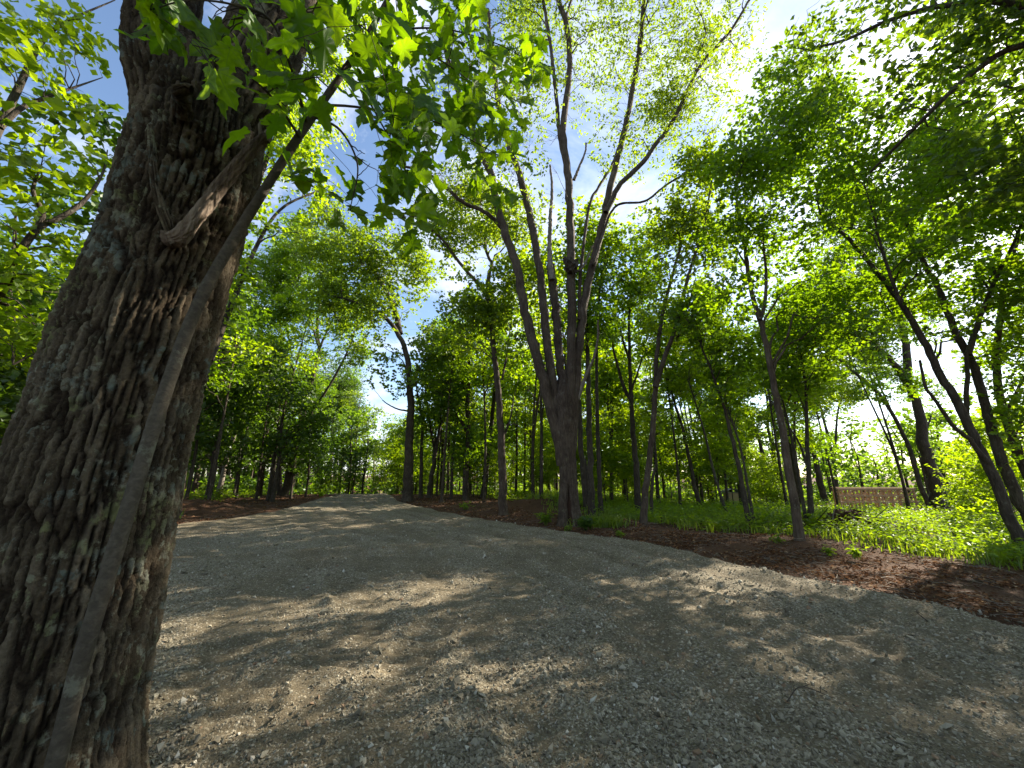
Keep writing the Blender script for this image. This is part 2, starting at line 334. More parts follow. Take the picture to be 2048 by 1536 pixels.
def grow(stems, blobs, leaf=.11, cover=1.6, per=12, spray=.42, flat=.55, n1=14, n2=70, twigs=True, clear=0.0, wide=.84, droop=.15, n3max=4500, sides0=8, sk_only=None):
    """stems: list of (pts (K,3), radii (K)). returns (trunk Acc, crown Acc)"""
    tr = Acc(); cr = Acc(); sk = Skel()
    for pts, rads in stems:
        V, Q = tubes(pts[None], rads[None], sides0); tr.add(V, Q, 0)
        m = pts[:, 2] > clear
        if m.sum() > 3: sk.add(pts[m], rads[m])
    if not blobs: return tr, cr
    # limbs
    T = in_blobs(blobs, n1, .1)
    a, t, r = attach(T, sk, .8)
    d = unit(unit(T - a) * .5 + t * .6 + np.array([0, 0, .25]))
    pts = bez(a, d, T, 8, .035); L = np.linalg.norm(T - a, axis=1)
    r0 = np.minimum(r * .55, .010 + .012 * L)[:, None]; rr = r0 * np.linspace(1, .22, 8)[None]
    V, Q = tubes(pts, rr, 5); tr.add(V, Q, 0); sk.add(pts[:, 2:], rr[:, 2:])
    # branches
    T = in_blobs(blobs, n2, .3)
    a, t, r = attach(T, sk, .5)
    d = unit(unit(T - a) * .6 + t * .5 + RNG.normal(0, .15, T.shape))
    pts = bez(a, d, T, 5, .05); L = np.linalg.norm(T - a, axis=1)
    r0 = np.minimum(r * .6, .006 + .009 * L)[:, None]; rr = r0 * np.linspace(1, .3, 5)[None]
    V, Q = tubes(pts, rr, 3); tr.add(V, Q, 0); sk.add(pts[:, 2:], rr[:, 2:])
    # leafy twigs
    area = sum(math.pi * b[3] * b[5] * (b[6] if len(b) > 6 else 1) for b in blobs)
    n3 = int(min(n3max, DENS * cover * area / (.42 * leaf * leaf) / per))
    T = in_blobs(blobs, n3, .45)
    a, t, r = attach(T, sk, .25)
    far = np.linalg.norm(T - a, axis=1, keepdims=True); lim = np.maximum(spray * 2.2, 0.6)
    T = np.where(far > lim, a + (T - a) / far * (lim + (far - lim) * .75), T)
    d = unit(unit(T - a) * .8 + t * .3)
    pts = bez(a, d, T, 3, .05)
    if twigs and leaf < .15:
        rr = np.minimum(r * .6, .006)[:, None] * np.linspace(1, .4, 3)[None]
        V, Q = tubes(pts, rr, 3); cr.add(V, Q, 0)
    # leaves set along each twig's end as a loose flat fan
    ax = unit(pts[:, -1] - pts[:, -2]); ax[:, 2] *= .5; ax = unit(ax + RNG.normal(0, .2, ax.shape))
    up = unit(np.array([[0, 0, 1.]]) + RNG.normal(0, flat, ax.shape)); sd = unit(np.cross(up, ax)); up = np.cross(ax, sd)
    n = len(T); f = RNG.random((n, per, 1)) ** .8; sg = np.where(RNG.random((n, per, 1)) < .5, -1, 1)
    lat = sg * RNG.random((n, per, 1)) * spray * .55 * np.sin(np.clip(f, .08, 1) * 2.6)
    c = pts[:, -1][:, None] + ax[:, None] * (f - .55) * spray + sd[:, None] * lat + up[:, None] * RNG.normal(0, .05, (n, per, 1)) * spray
    c[..., 2] -= droop * spray * f[..., 0] ** 2
    la = unit(ax[:, None] * .55 + sd[:, None] * sg * .7 + RNG.normal(0, .35, c.shape) - np.array([0, 0, droop]))
    ln = unit(up[:, None] + RNG.normal(0, flat * .8, c.shape))
    sz = leaf * (.65 + .6 * RNG.random(n * per))
    leaves(cr, c.reshape(-1, 3) - la.reshape(-1, 3) * sz[:, None] * .4, la.reshape(-1, 3), ln.reshape(-1, 3), sz, 1, wide)
    return tr, cr

def stem_px(path, w0, w1, Y, dy=0.0, n=None, into=0.0, flare=0.0, wpow=.8):
    """path in photo pixels -> world polyline at the forward distance Y (leaning dy further back by its end)"""
    path = list(path); m = len(path); pts = []
    for i, (px, py) in enumerate(path):
        f = i / (m - 1); pts.append(P(px, py, Y + dy * f ** 1.4))
    pts = np.array(pts)
    if into:                                   # reaches below the ground
        pts = np.vstack([pts[0] - np.array([0, 0, into]), pts])
    q = catmull(pts, n or max(10, 4 * m))
    f = np.linspace(0, 1, len(q)); w = w0 + (w1 - w0) * f ** wpow
    rads = np.array([rad(w[i], q[i]) for i in range(len(q))])
    q[2:-1] += RNG.normal(0, .25, (len(q) - 3, 3)) * rads[2:-1, None] * .5
    if flare:
        z = q[:, 2] - q[0, 2]; rads = rads * (1 + flare * np.exp(-z / .22))
    return q, rads
def blob_px(bl, Y, zr=0.85, dY=0.0):
    out = []
    for b in bl:
        px, py, rx, ry = b[:4]; y = Y + (b[5] if len(b) > 5 else 0) + RNG.normal(0, .4)
        c = P(px, py, y); zc = c[1] * CP + (c[2] - H) * SP; k = zc / F
        az = math.cos(math.atan2(abs(c[0]), c[1]))
        out.append((c[0], c[1], c[2], 1.2 * rx * k * (.5 + .5 * az), max(.5, 1.2 * rx * k * zr), 1.2 * ry * k, b[4] if len(b) > 4 else 1.0))
    return out

BOUGHS = {}
def bough_meshes(leafm, wide):
    key = (leafm.name, wide > .7)
    if key not in BOUGHS:
        BOUGHS[key] = []
        for k in range(3):
            st = [(catmull(np.array([[0, 0, -.75], [RNG.normal(0, .1), RNG.normal(0, .1), -.2], [RNG.normal(0, .2), RNG.normal(0, .2), .35]]), 10), np.linspace(.014, .004, 10))]
            bl = [(RNG.normal(0, .3), RNG.normal(0, .3), RNG.normal(0, .22), .72, .72, .5) for _ in range(3)]
            global DENS
            d0 = DENS; DENS = 1.0
            tr, cr = grow(st, bl, leaf=.1, cover=1.5, per=11, spray=.4, flat=.55 if wide > .7 else .85, n1=7, n2=26, clear=-1, wide=wide, sides0=4)
            DENS = d0
            for V_, Q_, R_, S_ in zip(tr.V, tr.Q, tr.QR, tr.QS): cr.V.append(V_); cr.Q.append(Q_ + cr.n); cr.QM.append(np.zeros(len(Q_))); cr.QR.append(R_); cr.QS.append(S_)
            cr.n += tr.n
            BOUGHS[key].append(cr.build('bough', [M_TWIG, leafm]))
    return BOUGHS[key]
BOUGH_K = .8
def add_boughs(e, base, blobs, leafm, leaf, wide, k=None):
    """leafy boughs filling the crown's masses, one object each"""
    ms = bough_meshes(leafm, wide); s = leaf / .1 * .95
    for b in blobs:
        w = b[6] if len(b) > 6 else 1
        x = (BOUGH_K if k is None else k) * w * b[3] * b[5] / (s * s * .8); n = int(x) + (RNG.random() < x - int(x))
        for i in range(min(n, 7)):
            c = np.array(b[:3]) + unit(RNG.normal(0, 1, 3)) * RNG.random() ** .5 * np.array(b[3:6]) * .85 - np.asarray(base)
            o = ob('bough', ms[RNG.integers(3)], e); o.location = tuple(c); q = s * RNG.uniform(.85, 1.15)
            o.rotation_euler = (RNG.normal(0, .2), RNG.normal(0, .2), RNG.uniform(0, 6.28)); o.scale = (q, q, q * .85)
def plant_tree(name, label, stems, blobs, bark, leafm, cat='tree', group=None, base=None, zclear=1.5, **kw):
    reseed(label); base = np.array(stems[0][0][0]) if base is None else np.asarray(base)
    tr, cr = grow(stems, blobs, clear=zclear, **kw)
    e = empty(name, tuple(base)); tag(e, label, cat, group)
    ob('trunk', tr.build('trunk', [bark], base), e)
    if cr.V:
        ob('crown', cr.build('crown', [M_TWIG, leafm], base), e)
        add_boughs(e, base, blobs, leafm, kw.get('leaf', .11), kw.get('wide', .84))
    return e
def copy_tree(src, loc, rz, sc, label, group):
    c = src.copy(); COL.objects.link(c); c.location = loc; c.rotation_euler = (0, 0, rz); c.scale = (sc, sc, sc * random.uniform(.92, 1.1))
    c['label'] = label; c['group'] = group
    for ch in src.children:
        k = ch.copy(); COL.objects.link(k); k.parent = c
    return c


# ------------------------------------------------------------------ the ground and the gravel drive
def soilmat():
    m, nt, out = mat('forest_soil')
    tc = N(nt, 'ShaderNodeTexCoord')
    n1 = N(nt, 'ShaderNodeTexNoise', inp={'Scale': 1.1, 'Detail': 7, 'Roughness': .65}); nt.links.new(tc.outputs['Object'], n1.inputs['Vector'])
    n2 = N(nt, 'ShaderNodeTexNoise', inp={'Scale': 26, 'Detail': 6, 'Roughness': .75}); nt.links.new(tc.outputs['Object'], n2.inputs['Vector'])
    v = N(nt, 'ShaderNodeTexVoronoi', inp={'Scale': 34, 'Randomness': 1}); nt.links.new(tc.outputs['Object'], v.inputs['Vector'])
    a = ramp(nt, [(.32, (.045, .024, .015)), (.48, (.085, .042, .024)), (.62, (.13, .062, .032)), (.75, (.19, .105, .055))], n1.outputs[0])
    b = ramp(nt, [(.3, (.03, .018, .012)), (.55, (.10, .055, .032)), (.75, (.30, .19, .11))], n2.outputs[0])
    mx = N(nt, 'ShaderNodeMix', data_type='RGBA', inp={0: .5}); nt.links.new(a.outputs[0], mx.inputs[6]); nt.links.new(b.outputs[0], mx.inputs[7])
    hs = N(nt, 'ShaderNodeMath', operation='ADD'); nt.links.new(n2.outputs[0], hs.inputs[0]); nt.links.new(v.outputs['Distance'], hs.inputs[1])
    bp = N(nt, 'ShaderNodeBump', inp={'Strength': .8, 'Distance': .04}); nt.links.new(hs.outputs[0], bp.inputs['Height'])
    p = N(nt, 'ShaderNodeBsdfPrincipled', inp={'Roughness': .95, 'Specular IOR Level': .15}); nt.links.new(mx.outputs[2], p.inputs['Base Color']); nt.links.new(bp.outputs[0], p.inputs['Normal'])
    nt.links.new(p.outputs[0], out.inputs[0]); return m
def gravelmat():
    m, nt, out = mat('crushed_gravel')
    tc = N(nt, 'ShaderNodeTexCoord'); at = N(nt, 'ShaderNodeAttribute', attribute_name='stony')
    v = N(nt, 'ShaderNodeTexVoronoi', inp={'Scale': 82, 'Randomness': 1}); nt.links.new(tc.outputs['Object'], v.inputs['Vector'])
    n1 = N(nt, 'ShaderNodeTexNoise', inp={'Scale': 90, 'Detail': 4, 'Roughness': .7}); nt.links.new(tc.outputs['Object'], n1.inputs['Vector'])
    n2 = N(nt, 'ShaderNodeTexNoise', inp={'Scale': 2.2, 'Detail': 5}); nt.links.new(tc.outputs['Object'], n2.inputs['Vector'])
    fine = ramp(nt, [(.35, (.098, .078, .050)), (.65, (.178, .148, .100))], n1.outputs[0])
    sv = N(nt, 'ShaderNodeSeparateColor'); nt.links.new(v.outputs['Color'], sv.inputs[0])
    stone = ramp(nt, [(0, (.100, .083, .057)), (.45, (.185, .160, .114)), (.8, (.265, .234, .172)), (1, (.42, .38, .30))], sv.outputs[0])
    th = N(nt, 'ShaderNodeMath', operation='SUBTRACT'); nt.links.new(at.outputs['Fac'], th.inputs[0]); nt.links.new(sv.outputs[1], th.inputs[1])
    t2 = N(nt, 'ShaderNodeMapRange', inp={1: -.05, 2: .05}); nt.links.new(th.outputs[0], t2.inputs[0])
    mx = N(nt, 'ShaderNodeMix', data_type='RGBA'); nt.links.new(t2.outputs[0], mx.inputs[0]); nt.links.new(fine.outputs[0], mx.inputs[6]); nt.links.new(stone.outputs[0], mx.inputs[7])
    tn = ramp(nt, [(.3, (.82, .80, .75)), (.7, (1.12, 1.1, 1.08))], n2.outputs[0])
    ml = N(nt, 'ShaderNodeMix', data_type='RGBA', blend_type='MULTIPLY', inp={0: 1.0}); nt.links.new(mx.outputs[2], ml.inputs[6]); nt.links.new(tn.outputs[0], ml.inputs[7])
    iv = N(nt, 'ShaderNodeMath', operation='MULTIPLY'); nt.links.new(v.outputs['Distance'], iv.inputs[0]); nt.links.new(t2.outputs[0], iv.inputs[1])
    hs = N(nt, 'ShaderNodeMath', operation='MULTIPLY_ADD', inp={1: -1.2}); nt.links.new(iv.outputs[0], hs.inputs[0]); nt.links.new(n1.outputs[0], hs.inputs[2])
    bp = N(nt, 'ShaderNodeBump', inp={'Strength': .7, 'Distance': .012}); nt.links.new(hs.outputs[0], bp.inputs['Height'])
    p = N(nt, 'ShaderNodeBsdfPrincipled', inp={'Roughness': .9, 'Specular IOR Level': .2}); nt.links.new(ml.outputs[2], p.inputs['Base Color']); nt.links.new(bp.outputs[0], p.inputs['Normal'])
    nt.links.new(p.outputs[0], out.inputs[0]); return m
M_SOIL = soilmat(); M_GRAVEL = gravelmat()

def ground():
    n = 210
    s = np.linspace(-1, 1, n); gx = np.sinh(s * 3.4) / math.sinh(3.4) * 420
    s2 = np.linspace(-.62, 1, n); gy = 7 + np.sinh(s2 * 3.4) / math.sinh(3.4) * 460
    X, Y = np.meshgrid(gx, gy); out = np.maximum(X - xr(Y), xl(Y) - X)
    Z = zterr(X, Y) - .12 * sstep(0.05, -.6, out) * (Y > 0)
    i = np.arange(n * n).reshape(n, n)
    Q = np.stack([i[:-1, :-1], i[:-1, 1:], i[1:, 1:], i[1:, :-1]], -1)
    o = ob('ground', meshdata('ground', np.stack([X, Y, Z], -1), Q, None, [M_SOIL], smooth=True)); tag(o, kind='structure')
ground()

TREADS = [(-1.30, 3.45, .22, .60, .05), (-.70, 3.45, .18, .6, -.05), (-2.0, 3.0, .17, .5, .35), (1.15, 3.75, .20, .7, -.35), (-.96, 5.5, .18, .6, .05), (-1.9, 4.9, .2, .8, .5),
          (2.7, 3.3, .18, .8, -.55), (.2, 6.8, .2, .9, -.2), (-3.2, 6.6, .22, .8, .7), (-1.5, 2.55, .16, .3, .3)]
def treadmask(x, y):
    s = 0 * x
    for tx, ty, hw, hl, an in TREADS:
        c, sn = math.cos(an), math.sin(an); u = (x - tx) * c + (y - ty) * sn; v = -(x - tx) * sn + (y - ty) * c
        s = np.maximum(s, sstep(hw * 1.1, hw * .9, np.abs(u)) * sstep(hl, hl * .8, np.abs(v)))
    return s
RUTS = ((.95, .018, .13), (1.75, .030, .16), (2.5, .018, .12), (3.5, .026, .15), (4.9, .018, .17), (5.7, .018, .15))
def rutwave(x, y): return (fbm(x * .4, y * .4, 53) - .5) * .8 + (fbm(x * 2, y * 2, 57) - .5) * .12
def stonyness(x, y):
    e = xr(y) - x; wv = (fbm(x * .35, y * .35, 40) - .5) * 2.2
    a = fbm(e * 1.35 + wv, y * .33 + wv * .4, 31, 5); b = fbm(x * 1.3, y * 1.3, 32, 4)
    s = sstep(.40, .60, a * .62 + b * .38 + .035)
    s = np.maximum(s, sstep(.9, .15, e) * .85); rw = rutwave(x, y)
    for r0, dp, w in RUTS:
        q = (e + rw - r0) / w; s = s * (1 - .75 * np.exp(-q * q)) + .55 * np.exp(-((np.abs(q) - 1.8) / .6) ** 2) * vnoise(x * 5, y * 5, 66)
    s = np.clip(s, 0, 1)
    for tx, ty, hw, hl, an in TREADS:
        c, sn = math.cos(an), math.sin(an); u = (x - tx) * c + (y - ty) * sn; v = -(x - tx) * sn + (y - ty) * c
        s = s * (1 - .75 * sstep(hw * 1.5, hw * .7, np.abs(u)) * sstep(hl * 1.2, hl * .6, np.abs(v)))
    return .30 + .62 * s
def zdrive(x, y):
    e = xr(y) - x; l = x - xl(y)
    z = zterr(x, y) + .03 + (fbm(x * .7, y * .7, 50) - .5) * .10 + (fbm(x * 3.1, y * 3.1, 51, 4) - .5) * .055 + (fbm(x * 14, y * 14, 52, 3) - .5) * .020
    z = z + (fbm(x * 45, y * 45, 58, 2) - .5) * .008
    wv = rutwave(x, y)
    for r0, dp, w in RUTS:
        q = (e + wv - r0) / w; k = .35 + .9 * vnoise(y * .8, np.full_like(y, r0 * 7), 54)
        z = z + dp * k * (-np.exp(-q * q) + .75 * np.exp(-((np.abs(q) - 1.75) / .55) ** 2) * (.5 + vnoise(x * 9, y * 9, 55)))
        z = z + dp * .32 * k * np.exp(-q * q) * np.sign(np.sin(y * 58 + q * 1.5)) * sstep(.45, .6, fbm(x * 1.1, y * 1.1, 60))
    for tx, ty, hw, hl, an in TREADS:
        c, sn = math.cos(an), math.sin(an); u = (x - tx) * c + (y - ty) * sn; v = -(x - tx) * sn + (y - ty) * c
        mk = sstep(hw * 1.08, hw * .9, np.abs(u)) * sstep(hl, hl * .75, np.abs(v)) * sstep(.25, .45, fbm(x * 3, y * 3, 61) + .15)
        z = z - mk * (.008 + .020 * (.5 + .5 * np.tanh(4 * np.sin(v * 2 * math.pi / .125 + 5 * np.abs(u)))))
        z = z + .012 * np.exp(-((np.abs(u) - hw * 1.25) / (hw * .2)) ** 2) * sstep(hl, hl * .7, np.abs(v))
    ed = np.minimum(e + (fbm(x * 2.2, y * 2.2, 56) - .5) * .7 * sstep(0.3, 1.2, np.minimum(e, l) + .5), l)
    return z + .03 * sstep(.9, .35, ed) * sstep(0, .3, ed) - .13 * sstep(.34, 0.0, ed)
def drive():
    nr, nc = 600, 230
    ys = .5 * (40 / .5) ** np.linspace(0, 1, nr); s = np.linspace(0, 1, nc)
    Y = np.repeat(ys[:, None], nc, 1); a = xl(ys)[:, None]; b = xr(ys)[:, None]
    X = a + (b - a) * s[None]
    Z = zdrive(X, Y); i = np.arange(nr * nc).reshape(nr, nc)
    Q = np.stack([i[:-1, :-1], i[:-1, 1:], i[1:, 1:], i[1:, :-1]], -1)
    o = ob('gravel_drive', meshdata('gravel_drive', np.stack([X, Y, Z], -1), Q, None, [M_GRAVEL], vattr={'stony': stonyness(X, Y).ravel()}, smooth=True)); tag(o, kind='structure')
drive()

def stonemat():
    m, nt, out = mat('gravel_stone')
    at = N(nt, 'ShaderNodeAttribute', attribute_name='rnd')
    c = ramp(nt, [(0, (.085, .069, .047)), (.3, (.150, .128, .090)), (.6, (.228, .199, .144)), (.85, (.315, .282, .214)), (.95, (.46, .43, .365)), (1, (.22, .145, .09))], at.outputs['Fac'])
    p = N(nt, 'ShaderNodeBsdfPrincipled', inp={'Roughness': .8, 'Specular IOR Level': .3}); nt.links.new(c.outputs[0], p.inputs['Base Color']); nt.links.new(p.outputs[0], out.inputs[0]); return m
M_STONE = stonemat()
CUBE = np.array([[-1, -1, -1], [1, -1, -1], [1, 1, -1], [-1, 1, -1], [-1, -1, 1], [1, -1, 1], [1, 1, 1], [-1, 1, 1]], float)
CUBEQ = np.array([[0, 3, 2, 1], [4, 5, 6, 7], [0, 1, 5, 4], [1, 2, 6, 5], [2, 3, 7, 6], [3, 0, 4, 7]])
def randrot(n):
    q = unit(RNG.normal(0, 1, (n, 4))); w, x, y, z = q.T
    return np.stack([np.stack([1 - 2 * (y * y + z * z), 2 * (x * y - z * w), 2 * (x * z + y * w)], -1),
                     np.stack([2 * (x * y + z * w), 1 - 2 * (x * x + z * z), 2 * (y * z - x * w)], -1),
                     np.stack([2 * (x * z - y * w), 2 * (y * z + x * w), 1 - 2 * (x * x + y * y)], -1)], -2)
def lumps(n, size, aspect=(1, .75, .55), jit=.32):
    V = CUBE[None] * (1 + RNG.normal(0, jit, (n, 8, 3))); V[:, 4:, :2] *= .72
    V = V * np.array(aspect)[None, None] * (size / 2)[:, None, None]
    return np.einsum('nij,nkj->nki', randrot(n), V)
OCT = np.array([[1, 0, 0], [-1, 0, 0], [0, 1, 0], [0, -1, 0], [0, 0, 1], [0, 0, -1]], float)
OCTT = np.array([[0, 2, 4], [2, 1, 4], [1, 3, 4], [3, 0, 4], [2, 0, 5], [1, 2, 5], [3, 1, 5], [0, 3, 5]])
def stones():
    reseed('stones')
    n = 140000
    y = 1.35 * (13 / 1.35) ** RNG.random(n); x = RNG.uniform(-1.05, 1.2, n) * (y * 1.28 + .3)
    ok = (x < xr(y) + .12) & (x > xl(y) - .1); x, y = x[ok], y[ok]
    st = stonyness(x, y); e = xr(y) - x
    keep = RNG.random(len(x)) < (.10 + .90 * st ** 1.1) * np.clip(5.2 / y, .25, 1) * np.where(e < 0, .45, 1) * (1 - .8 * treadmask(x, y)); x, y = x[keep], y[keep]; st = st[keep]
    n = len(x); size = np.exp(RNG.normal(math.log(.0105), .5, n)).clip(.006, .040) * np.clip(.82 + y * .05, .9, 1.3) * (.72 + .4 * st)
    z = np.where(xr(y) - x < 0.02, zterr(x, y), zdrive(x, y))
    V = OCT[None] * (1 + RNG.normal(0, .22, (n, 6, 1))) + RNG.normal(0, .22, (n, 6, 3)); V = V * np.array([1.25, .95, .75]) * (size * .62)[:, None, None]
    V = np.einsum('nij,nkj->nki', randrot(n), V) + np.stack([x, y, z + size * .16], -1)[:, None]
    T = OCTT[None] + (np.arange(n) * 6)[:, None, None]
    r = np.clip(RNG.beta(2.1, 2.0, n), 0, 1); r = np.where(RNG.random(n) < .035, 1, np.minimum(r, .96))
    o = ob('gravel', meshdata('gravel', V, None, T, [M_STONE], fattr={'rnd': np.repeat(r, 8)})); tag(o, 'loose pale grey crushed stones strewn over the drive', 'gravel', kind='stuff')
stones()

# ------------------------------------------------------------------ the big tree at the drive's edge
def bigbarkmat():
    m, nt, out = mat('furrowed_bark')
    tc = N(nt, 'ShaderNodeTexCoord'); at = N(nt, 'ShaderNodeAttribute', attribute_name='plate'); ac = N(nt, 'ShaderNodeAttribute', attribute_name='cell')
    n1 = N(nt, 'ShaderNodeTexNoise', inp={'Scale': 70, 'Detail': 6, 'Roughness': .7}); nt.links.new(tc.outputs['Object'], n1.inputs['Vector'])
    n0 = N(nt, 'ShaderNodeTexNoise', inp={'Scale': 3.5, 'Detail': 5, 'Roughness': .6}); nt.links.new(tc.outputs['Object'], n0.inputs['Vector'])
    ridge = ramp(nt, [(.1, (.080, .061, .041)), (.45, (.135, .106, .073)), (.8, (.215, .177, .128))], ac.outputs['Fac'])
    fur = ramp(nt, [(.3, (.022, .015, .010)), (.7, (.055, .036, .024))], n1.outputs[0])
    mx = N(nt, 'ShaderNodeMix', data_type='RGBA'); nt.links.new(at.outputs['Fac'], mx.inputs[0]); nt.links.new(fur.outputs[0], mx.inputs[6]); nt.links.new(ridge.outputs[0], mx.inputs[7])
    sp = ramp(nt, [(.3, (.6, .57, .54)), (.62, (1.2, 1.2, 1.18))], n1.outputs[0])
    m1 = N(nt, 'ShaderNodeMix', data_type='RGBA', blend_type='MULTIPLY', inp={0: .9}); nt.links.new(mx.outputs[2], m1.inputs[6]); nt.links.new(sp.outputs[0], m1.inputs[7])
    big = ramp(nt, [(.35, (.62, .58, .52)), (.6, (1.1, 1.08, 1.05))], n0.outputs[0])
    m2 = N(nt, 'ShaderNodeMix', data_type='RGBA', blend_type='MULTIPLY', inp={0: .8}); nt.links.new(m1.outputs[2], m2.inputs[6]); nt.links.new(big.outputs[0], m2.inputs[7])
    # lichen crusts on the ridges
    n3 = N(nt, 'ShaderNodeTexNoise', inp={'Scale': 16, 'Detail': 8, 'Roughness': .68}); nt.links.new(tc.outputs['Object'], n3.inputs['Vector'])
    n4 = N(nt, 'ShaderNodeTexNoise', inp={'Scale': 2.1, 'Detail': 3}); nt.links.new(tc.outputs['Object'], n4.inputs['Vector'])
    ad = N(nt, 'ShaderNodeMath', operation='MULTIPLY_ADD', inp={1: .45}); nt.links.new(n4.outputs[0], ad.inputs[0]); nt.links.new(n3.outputs[0], ad.inputs[2])
    lm = N(nt, 'ShaderNodeMapRange', inp={1: .77, 2: .83, 3: 0, 4: .8}); nt.links.new(ad.outputs[0], lm.inputs[0])
    lk = N(nt, 'ShaderNodeMath', operation='MULTIPLY'); nt.links.new(lm.outputs[0], lk.inputs[0]); nt.links.new(at.outputs['Fac'], lk.inputs[1])
    n5 = N(nt, 'ShaderNodeTexNoise', inp={'Scale': 5, 'Detail': 2}); nt.links.new(tc.outputs['Object'], n5.inputs['Vector'])
    lc = ramp(nt, [(.40, (.19, .23, .20)), (.5, (.34, .34, .26)), (.62, (.26, .27, .12))], n5.outputs[0])
    m3 = N(nt, 'ShaderNodeMix', data_type='RGBA'); nt.links.new(lk.outputs[0], m3.inputs[0]); nt.links.new(m2.outputs[2], m3.inputs[6]); nt.links.new(lc.outputs[0], m3.inputs[7])
    mp = N(nt, 'ShaderNodeMapping'); mp.inputs['Scale'].default_value = (1, 1, .22); nt.links.new(tc.outputs['Object'], mp.inputs[0])
    n6 = N(nt, 'ShaderNodeTexNoise', inp={'Scale': 95, 'Detail': 5, 'Roughness': .7, 'Distortion': .5}); nt.links.new(mp.outputs[0], n6.inputs['Vector'])
    hs = N(nt, 'ShaderNodeMath', operation='ADD'); nt.links.new(n1.outputs[0], hs.inputs[0]); nt.links.new(n6.outputs[0], hs.inputs[1])
    bp = N(nt, 'ShaderNodeBump', inp={'Strength': 1.0, 'Distance': .022}); nt.links.new(hs.outputs[0], bp.inputs['Height'])
    p = N(nt, 'ShaderNodeBsdfPrincipled', inp={'Roughness': .9, 'Specular IOR Level': .2}); nt.links.new(m3.outputs[2], p.inputs['Base Color']); nt.links.new(bp.outputs[0], p.inputs['Normal'])
    nt.links.new(p.outputs[0], out.inputs[0]); return m
M_BIG = bigbarkmat()

def bark_tube(axis, rads, nth, ridge=.026, cw=.027, ch=.34, seed=0, lean=None, squash=None, mats=None, name='trunk', off=(0, 0, 0), twist=.4, seam=None, hollow=None):
    """a stem with real furrowed relief. axis (K,3), rads (K)"""
    K = len(axis); tan = unit(np.gradient(axis, axis=0)); th = np.arange(nth) / nth * 2 * math.pi
    ref = np.array([0, 1., 0]); a = unit(np.cross(np.broadcast_to(ref, tan.shape), tan)); b = np.cross(tan, a)
    R0 = float(np.median(rads)); ncell = max(6, int(round(2 * math.pi * R0 / cw)))
    s = np.concatenate([[0], np.cumsum(np.linalg.norm(np.diff(axis, axis=0), axis=1))])
    TH, S = np.meshgrid(th / (2 * math.pi), s)
    U = TH * ncell; Vv = S / ch
    wx = (fbm(TH * 16, S * 4, seed + 1, 4, 16) - .5) * 1.25; wy = (fbm(TH * 12, S * 9, seed + 2, 3, 12) - .5)
    U2 = U + wx * 1.3 + twist * S; V2 = Vv + wy * .8 + vnoise(np.floor(U), Vv * 0, seed + 3) * .5
    f1, f2, cid = worley(U2, V2, seed, ncell)
    pl = sstep(.03, .27, f2 - f1)
    f1b, f2b, cb = worley(U2 * 2, V2 * 5, seed + 4, ncell * 2); pl2 = sstep(.02, .2, f2b - f1b)
    fine = fbm(TH * ncell * 4, S * 45, seed + 6, 3, ncell * 4)
    hgt = ridge * (.80 * pl * (.6 + .6 * cid) + .22 * pl2 * pl + .75 * (fine - .5) - .45)
    lump = (fbm(TH * 4, S * 1.7, seed + 8, 3, 4) - .5) * .10 * R0
    R = rads[:, None] + hgt + lump
    if seam is not None: R = seam(TH * 2 * math.pi, axis[:, 2][:, None] + 0 * TH, R)
    ring = a[:, None, :] * np.cos(TH * 2 * math.pi)[..., None] + b[:, None, :] * np.sin(TH * 2 * math.pi)[..., None]
    V = axis[:, None, :] + ring * R[..., None]
    mi = None
    if hollow is not None: mi = hollow(TH * 2 * math.pi, axis[:, 2][:, None] + 0 * TH)[:-1].astype(int).ravel()
    i = np.arange(K * nth).reshape(K, nth); j = np.roll(i, -1, 1)
    Q = np.stack([i[:-1], j[:-1], j[1:], i[1:]], -1)
    return meshdata(name, V.reshape(-1, 3) - np.asarray(off), Q, None, mats or [M_BIG], mi, vattr={'plate': pl.ravel(), 'cell': np.clip(cid * .7 + fine * .3, 0, 1).ravel()}, smooth=True)

